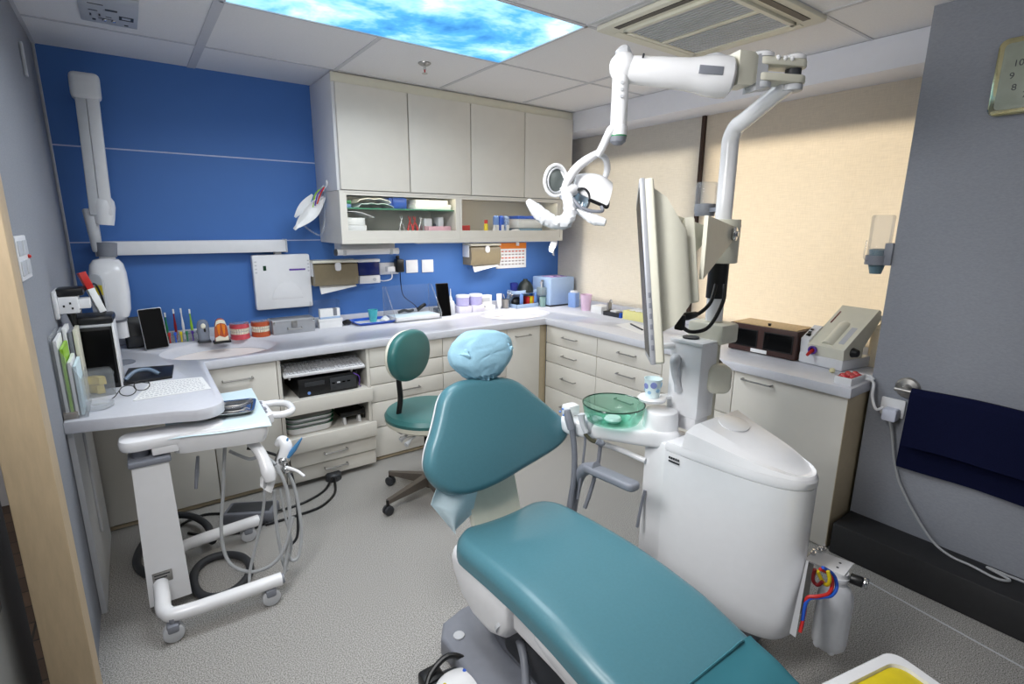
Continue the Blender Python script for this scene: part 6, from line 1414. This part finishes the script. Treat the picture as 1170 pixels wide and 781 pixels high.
MB().lathe([(0, 0), (.026, 0), (.033, .07), (.0345, .072), (.032, .072), (.025, .004), (0, .004)], cM, 32).build('cup', mat('pale_aqua_paper', (222, 238, 240), .6), t)
for k, (a_, z, r_) in enumerate(((2.9, .045, .011), (3.9, .052, .012), (4.5, .03, .008), (3.4, .022, .007), (5.2, .05, .01), (2.3, .03, .009))):
    rr_2 = .0265+.0068*z/.07; p = cM+V((rr_2*math.cos(a_), rr_2*math.sin(a_), z)); n_ = V((math.cos(a_), math.sin(a_), -.1))
    MB().lathe([(r_, -.001), (r_, .0012), (0, .0016)], axisM(p, p+n_)[0], 16).build('dot', mat('lilac_print', (130, 140, 196), .6) if k < 2 else mat('soft_blue_print', (150, 190, 220), .6), t)

# =================================================================== MONITOR
t = thing('monitor', 'ivory backed monitor seen edge-on beside the white pole', 'monitor', Rp(760, 300, 1.7))
dN = 1.46
Pt, Pb = Rp(738.5, 203, dN-.005), Rp(751.5, 416, dN+.015)
upm = (Pt-Pb).normalized(); hM = (Pt-Pb).length
vr = ray(745, 310).normalized(); vr = vr-upm*vr.dot(upm); vr.normalize()
nrm = upm.cross(vr).normalized()                      # towards image left = screen side
if nrm.dot(_r) > 0: nrm = -nrm
ang = .0; wd = (vr*math.cos(.055)+nrm*math.sin(.055)).normalized(); nrm = (nrm-wd*nrm.dot(wd)).normalized()
MM = Matrix((wd, upm, nrm)).transposed().to_4x4(); MM.translation = (Pt+Pb)/2
Wm = .36
MB().bx(0, -hM/2, -.020, Wm, hM/2, .014, .007, 3, M=MM).build('case', m_ivory, t)
MB().bx(-.002, -hM/2-.001, .004, Wm+.002, hM/2+.001, .020, .004, M=MM).build('bezel', mat('silver_grey_plastic', (176, 178, 184), .35, .2), t)
MB().bx(.02, -hM/2+.02, .0195, Wm-.02, hM/2-.02, .021, M=MM).build('screen', m_glossblack, t)
for k in range(6): MB().bx(-.0035, -hM/2+.04+.03*k, .008, .0, -hM/2+.055+.03*k, .015, .001, M=MM).build('button', m_greyp, t)
def bk(x0, y0, x1, y1, z): return [MM @ V(p) for p in ((x0, y0, z), (x1, y0, z), (x1, y1, z), (x0, y1, z))]
MB().loft([bk(.03, -hM*.33, Wm-.03, hM*.46, -.018), bk(.035, -hM*.30, Wm-.035, hM*.40, -.055), bk(.06, -hM*.20, Wm-.06, hM*.24, -.10), bk(.07, -hM*.18, Wm-.07, hM*.22, -.108)]).build('back_housing', m_ivory, t)
MB().bx(.09, -hM*.18, -.135, Wm-.09, hM*.30, -.105, .008, M=MM).build('mount_plate', m_ivory, t)
ctr = MM @ V((Wm/2-.06, hM*.17, -.12)); col = pz_(1.43)
hd_ = (col-ctr); hd_.z = 0; hd_.normalize(); sd = hd_.cross(V((0, 0, 1)))
for s_ in (-1, 1):
    MB().loft([[p+sd*(.045*s_+w_) for p in (ctr+V((0, 0, .075))-hd_*.01, col+V((0, 0, .045))-hd_*.06, col+V((0, 0, -.005))-hd_*.055, ctr+V((0, 0, -.11))-hd_*.01)] for w_ in (-.006, .006)]).build('arm_plate', m_ivory, t)
MB().cyl(col-hd_*.075-sd*.06+V((0, 0, .02)), col-hd_*.075+sd*.06+V((0, 0, .02)), .020).build('tilt_axle', m_steel, t)
for s_ in (-1, 1): MB().cyl(col-hd_*.075+sd*.055*s_+V((0, 0, .02)), col-hd_*.075+sd*.066*s_+V((0, 0, .02)), .024, n=24, bev=.004).cyl(col-hd_*.075+sd*.062*s_+V((0, 0, .02)), col-hd_*.075+sd*.071*s_+V((0, 0, .02)), .010, n=6).build('bolt', m_chrome, t)
for k, pts in enumerate((((828, 325), (826, 345), (810, 373), (790, 379), (778, 372)), ((818, 325), (812, 345), (800, 357), (788, 361), (780, 362)))):
    MB().tube([Rp(a, b, 1.80-.02*i) for i, (a, b) in enumerate(pts)], .0065, 10).build('cable', m_black, t)
MB().tube([Rp(778, 362, 1.69), Rp(786, 361, 1.70), Rp(795, 359, 1.73)], [.012, .014, .010], 10, 2).build('connector', m_black, t)
MB().box(Rp(777, 368, 1.68), (.02, .03, .05), .004).build('connector_plug', m_black, t)
t = thing('clear_canister', 'small clear canister with grey base behind the white pole', 'canister', (-1.33, -2.395, 1.50))
cc_ = V((PXY.x+.045, PXY.y+.10, 1.50))
cc_ = Rp(806, 233, 2.0)
MB().lathe([(.04, -.03), (.042, .07), (.036, .08), (0, .08)], cc_, 28, cap=False).build('canister', m_acryl2, t)
MB().lathe([(.036, -.045), (.04, -.02), (.038, .0), (0, .004)], cc_, 28).loft([[cc_+V((0, 0, -.03)), cc_+V((0, 0, -.015)), pz_(cc_.z-.015)+V((-.01, .01, 0)), pz_(cc_.z-.03)+V((-.01, .01, 0))], [cc_+V((.02, .0, -.03)), cc_+V((.02, .0, -.015)), pz_(cc_.z-.015)+V((.01, .01, 0)), pz_(cc_.z-.03)+V((.01, .01, 0))]]).build('base', m_greyp, t)

# =================================================================== OPERATING LIGHT
t = thing('dental_light', 'white articulated operating light with plastic wrapped handles', 'lamp', Rp(872, 78, 1.5))
def capsule(a, b, r, z0, z1, n=14):
    d_ = (b-a); d_.z = 0; an = math.atan2(d_.y, d_.x)
    P_ = [(a.x+r*math.cos(an+PI/2+PI*k/n), a.y+r*math.sin(an+PI/2+PI*k/n)) for k in range(n+1)]+[(b.x+r*math.cos(an-PI/2+PI*k/n), b.y+r*math.sin(an-PI/2+PI*k/n)) for k in range(n+1)]
    return P_, z0, z1
HA = Rp(868, 82, 1.50); HB = Rp(906, 84, 1.52); HB.z = HA.z
for (z0, z1) in ((.012, .034), (-.03, -.008)):
    P_, a_, b_ = capsule(HA, HB, .034, HA.z+z0, HA.z+z1); MB().prism(P_, a_, b_, .005).build('hinge_link', m_ivory, t)
for p, r_ in ((HA, .036), (HB, .032)):
    MB().lathe([(r_, .034), (r_-.002, .046), (r_*.6, .052), (0, .053)], p, 28).build('hinge_cap', m_white, t)
    MB().cyl(p+V((0, 0, -.03)), p+V((0, 0, .034)), .022).build('hinge_pin', m_dark, t)
    MB().cyl(p+V((0, 0, -.048)), p+V((0, 0, -.03)), r_*.95, n=28, bev=.004).build('hinge_base', m_lgrey, t)
for k in range(3): q_ = HA.lerp(HB, .35+.2*k)+V((0, 0, .023))+_r*.0-(_f*.034); MB().ball(q_, .007, 10).build('link_stud', m_white, t)
AN = Rp(836, 89, 1.485); AF = Rp(712, 79, 1.50)
MB().loft([[HA+V((0, 0, zz))+(AN-HA).normalized()*l_+V((-(AN-HA).normalized().y, (AN-HA).normalized().x, 0))*w_ for w_, zz in ((-.03, -.05), (.03, -.05), (.03, .044), (-.03, .044))] for l_ in (-.005, .03)]).build('yoke', m_lgrey, t)
ax_ = (AF-AN).normalized()
pr_ = (AN-HA); pr_.z = 0; pl_ = pr_.length; pr_.normalize(); pn_ = V((-pr_.y, pr_.x, 0))
MB().loft([[HA+pr_*l_+pn_*w_+V((0, 0, zz)) for w_, zz in ((-.034*k_, -.045*k_), (.034*k_, -.045*k_), (.034*k_, .040*k_), (-.034*k_, .040*k_))] for l_, k_ in ((.028, .8), (.045, 1.0), (pl_+.004, 1.05))]).build('fork_barrel', m_ivory, t)
MB().lathe([(.0, 0), (.040, .0), (.054, .01), (.056, .03), (.054, .07), (.047, .10), (.043, .13), (.036, (AF-AN).length), (.030, (AF-AN).length+.02), (0, (AF-AN).length+.025)], axisM(AN, AF)[0], 32).build('spring_arm', m_white, t)
MB().tube([AN+V((0, 0, .030))+ax_*.01, AN+V((0, 0, .040))+ax_*.05, AN+V((0, 0, .034))+ax_*.1], [.02, .024, .008], 12).build('arm_cover', m_lgrey, t)
n_ = (-_f-ax_*(-_f).dot(ax_)).normalized()
MB().box((0, 0, 0), (.066, .022, .004), .001, M=frame(AN+ax_*.075+n_*.0565+V((0, 0, -.012)), ax_, V((0, 0, 1)))).build('arm_label', m_greyp, t)
MB().cyl(AN+ax_*.26+n_*.030+V((0, 0, .02)), AN+ax_*.26+n_*.042+V((0, 0, .022)), .003).build('arm_screw', m_dark, t)
DT = Rp(709, 95, 1.50); DB = Rp(708, 152, 1.50); DB.x, DB.y = DT.x, DT.y
MB().ball(AF+V((0, 0, .004)), (.040, .040, .043), 20).build('end_joint', m_white, t)
MB().tube([AF+V((.02, 0, .036)), AF+V((0, 0, .047)), AF+V((-.02, .01, .038))], [.012, .018, .008], 10).build('joint_cover', m_lgrey, t)
zb_2 = Rp(708, 154, 1.50).z
dn = V((DT.x, DT.y, 0))
MB().lathe([(.024, AF.z), (.024, zb_2+.03), (.026, zb_2+.028), (.026, zb_2)], dn, 28).build('drop_tube', m_white, t)
MB().lathe([(.0262, zb_2+.003), (.0262, zb_2-.001)], dn, 28).build('green_ring', m_green, t)
MB().lathe([(.026, zb_2-.001), (.023, zb_2-.014), (.013, zb_2-.023), (0, zb_2-.025)], dn, 24).build('end_dome', m_greyp, t)
for k in range(3): MB().cyl(dn+V((0, 0, zb_2+.10+.018*k))+(-_f*.02), dn+V((0, 0, zb_2+.10+.018*k))+(-_f*.027), .005).build('button', m_lgrey, t)
D2 = 1.60
MB().tube([dn+V((0, 0, zb_2+.028)), Rp(698, 149, 1.52), Rp(690, 165, 1.55), Rp(683, 178, 1.57)], [.014, .013, .012, .011], 12).build('neck', m_white, t)
MB().tube([Rp(685, 174, 1.57), Rp(670, 183, 1.57), Rp(657, 194, 1.57), Rp(648, 208, 1.57), Rp(645, 217, 1.58)], [.010, .0135, .0135, .013, .013], 12).build('yoke_arm', m_white, t)
MB().tube([Rp(685, 176, 1.58), Rp(692, 182, 1.60), Rp(694, 193, 1.63), Rp(690, 206, 1.64)], [.009, .010, .010, .008], 12).build('yoke_arm', m_white, t)
# head
MB().tube([Rp(640, 221, 1.58), Rp(650, 218, 1.585), Rp(658, 216, 1.59)], [.018, .023, .016], 14, 3).build('head_hub', m_white, t)
hcn = Rp(673, 216, 1.62)
hx_, hz_ = V((.80, -.55, .0)).normalized(), V((.15, .1, 1)).normalized()
HM_ = frame(hcn, (.78, -.55, -.28), (-.25, -.2, .95))     # local x to image right and slightly down
dome = []
for k in range(10):
    u = k/9; xx = -.052+.115*u; w_ = .020+.042*u**.55; h_ = .030+.036*math.sin(PI*(.08+.62*u)); d0_ = -.008-.012*u
    dome.append([HM_ @ V((xx, d0_+h_*math.sin(PI*j/16), w_*math.cos(PI*j/16))) for j in range(17)]+[HM_ @ V((xx, d0_-.004+(h_-.006)*math.sin(PI*j/16), (w_-.006)*math.cos(PI*j/16))) for j in range(16, -1, -1)])
MB().loft(dome).build('head_shell', m_white, t, ang=50)
MB().tube([HM_ @ V((.062-.06*(1-j/6), -.021+.004*(1-j/6), .060-.006*(1-j/6))) for j in range(7)]+[HM_ @ V((.063, -.012, .052)), HM_ @ V((.064, -.008, .02))], .0055, 8).build('shell_edge', m_black, t)
m_refl = mat('pale_blue_reflector', (206, 226, 240), .1, .6)
rc = Rp(664, 228, 1.59); rM = frame(rc, _r*1+V((0, 0, .0)), V((0, 0, 1))-_f*.2) 
MB().lathe([(.030, 0), (.026, -.012), (.014, -.022), (0, -.025)], rM @ Matrix.Diagonal((.8, 1.1, 1, 1)), 28, cap=False).build('reflector', m_refl, t)
MB().tube([rM @ V((.026*math.cos(a), .034*math.sin(a), .001)) for a in [2*PI*k/24 for k in range(24)]], .0035, 8, 0, True).build('reflector_ring', m_dark, t)
mc_ = Rp(635, 206, 1.56); mM = frame(mc_, (_r*.9+_f*.35), V((0, 0, 1))+_r*.12)
E_ = Matrix.Diagonal((.036, .046, 1, 1))
MB().tube([mM @ V((.036*math.cos(a), .044*math.sin(a), 0)) for a in [2*PI*k/32 for k in range(32)]], .0055, 10, 0, True).build('mirror_frame', m_white, t)
MB().lathe([(0, -.006), (.95, -.006), (.98, .0), (.6, .004), (0, .006)], mM @ Matrix.Diagonal((.0325, .0405, 1, 1)), 32).build('mirror_lens', mat('dark_mirror', (120, 128, 126), .25, .3), t)
MB().tube([mM @ V((.027*math.cos(a), .035*math.sin(a), .005)) for a in [2*PI*k/32 for k in range(32)]], .0025, 8, 0, True).build('lens_ring', m_lgrey, t)
MB().tube([Rp(648, 203, 1.57), Rp(640, 196, 1.565), Rp(628, 193, 1.56)], [.012, .010, .006], 10).build('mirror_arm', m_white, t)
def wrapped(pts, rr, nm, dep):
    P_ = smoothpts([Rp(a, b, dep[i]) for i, (a, b) in enumerate(pts)], 8); b_ = MB(); rings = []
    N_ = len(P_)
    for i in range(N_):
        tt = (P_[min(N_-1, i+1)]-P_[max(0, i-1)]).normalized(); x_ = V((0, 0, 1)); x_ = (x_-tt*x_.dot(tt)).normalized(); y_ = tt.cross(x_)
        u = i/(N_-1)*(len(rr)-1); k = min(int(u), len(rr)-2); r_ = rr[k]+(rr[k+1]-rr[k])*(u-k)
        rings.append([P_[i]+(x_*math.cos(2*PI*j/20)+y_*math.sin(2*PI*j/20))*r_*(1+.22*noise.noise(V((i*.5, 3*math.cos(2*PI*j/20), 3*math.sin(2*PI*j/20))))) for j in range(20)])
    b_.loft(rings); return b_.build(nm, mat('white_film_wrap', (236, 238, 242), .22, coat=.5), t, ang=25)
wrapped(((603, 229), (612, 239), (622, 248), (634, 254), (646, 253), (651, 244), (650, 232), (648, 222)), [.008, .019, .022, .019, .021, .020, .017, .016], 'wrapped_handle', [1.55, 1.55, 1.555, 1.56, 1.565, 1.57, 1.575, 1.58])
wrapped(((655, 238), (668, 245), (680, 251), (692, 254)), [.008, .012, .016, .010], 'wrapped_handle', [1.59, 1.58, 1.57, 1.56])
MB().tube([Rp(654, 226, 1.57), Rp(663, 236, 1.565), Rp(676, 241, 1.565), Rp(688, 241, 1.57), Rp(687, 236, 1.58)], .005, 10).build('handle_bar', m_greyp, t)

# =================================================================== YELLOW TOPPED BIN IN THE FOREGROUND
zt_ = .40
c0, c1_, c2_ = Zp(zt_, 1000, 733), Zp(zt_, 962, 783), Zp(zt_, 1080, 781)
t = thing('yellow_lidded_bin', 'white bin with flat yellow lid at the lower right of the floor', 'bin', (-1.66, -3.42, 0))
ex = (Zp(zt_, 1075, 778)-Zp(zt_, 1022, 741)).normalized(); ey = (Zp(zt_, 962, 783)-Zp(zt_, 994, 741)).normalized()
w_, h_ = .30, .36
orig = c0-ex*.012-ey*.012
cc2 = orig+ex*w_/2+ey*h_/2
BMx = Matrix((ex, -ex.cross(V((0, 0, 1))), V((0, 0, 1)))).transposed().to_4x4(); BMx.translation = (cc2.x, cc2.y, 0)
def rb(g, z): return [BMx @ V((p[0], p[1], z)) for p in rrect(w_+2*g, h_+2*g, .035)]
MB().loft([rb(-.045, 0), rb(-.03, .02), rb(-.012, zt_-.03), rb(0, zt_-.025), rb(0, zt_-.004), rb(-.004, zt_), rb(-.028, zt_), rb(-.03, zt_-.012)]).build('body', m_white, t)
MB().loft([rb(-.031, zt_-.018), rb(-.031, zt_-.008), rb(-.036, zt_-.006)]).build('lid', m_yellow, t)

# =================================================================== CAMERA, LIGHT, EXPOSURE
cd = bpy.data.cameras.new('camera'); co = bpy.data.objects.new('camera', cd); COL.objects.link(co)
cd.sensor_fit = 'HORIZONTAL'; cd.sensor_width = 36; cd.lens = FOC/1170*36; cd.clip_start = .02
Mc = Matrix((_r, _u, -_f)).transposed().to_4x4(); Mc.translation = CAM; co.matrix_world = Mc
scn.camera = co
def area(nm, loc, aim, sx, sy, e, c=(1, 1, 1)):
    l = bpy.data.lights.new(nm, 'AREA'); l.shape = 'RECTANGLE'; l.size = sx; l.size_y = sy; l.energy = e; l.color = c
    o = bpy.data.objects.new(nm, l); COL.objects.link(o); o.location = loc
    o.rotation_euler = (V(aim)-V(loc)).to_track_quat('-Z', 'Y').to_euler(); return o
area('sky_panel_light', (-2.08, -1.45, H-.012), (-2.08, -1.45, 0), 1.28, .64, 22, (.95, .98, 1)).data.spread = 2.8
area('under_cupboard_tube', (-.95, -.33, 1.342), (-.95, -.33, 0), 1.2, .04, 5.5, (1, .98, .96))
area('doorway_light', (-3.36, -2.55, 1.85), (-1.2, -2.5, .7), .5, .6, 22, (1, 1, 1))
area('ceiling_spot', (-2.62, -2.62, H-.015), (-1.65, -2.6, .4), .45, .45, 8, (1, 1, 1)).data.spread = 1.9
area('rear_fill', (-2.4, -4.4, 2.2), (-1.3, -1.8, .9), .8, .5, 3, (1, 1, 1))  # weak fill added behind the camera, no fixture in the room
area('hall_fill', (-4.4, -1.4, H-.05), (-4.4, -1.4, 0), .8, .8, 14, (1, .96, .9))  # unseen lamp added so the hall beyond the doorway is not black
area('daylight', (2.2, -1.5, 1.75), (0, -1.5, 1.35), 3.2, 1.6, 215, (1, .95, .86))
w = bpy.data.worlds.new('world'); scn.world = w; w.use_nodes = True
w.node_tree.nodes['Background'].inputs[0].default_value = (.8, .9, 1, 1); w.node_tree.nodes['Background'].inputs[1].default_value = .15
vs = scn.view_settings; vs.view_transform = 'Standard'; vs.look = 'None'; vs.gamma = 1; vs.use_curve_mapping = False; vs.exposure = 0
scn.cycles.use_denoising = True; scn.cycles.max_bounces = 8; scn.cycles.transparent_max_bounces = 16
scn.cycles.caustics_reflective = False; scn.cycles.caustics_refractive = False
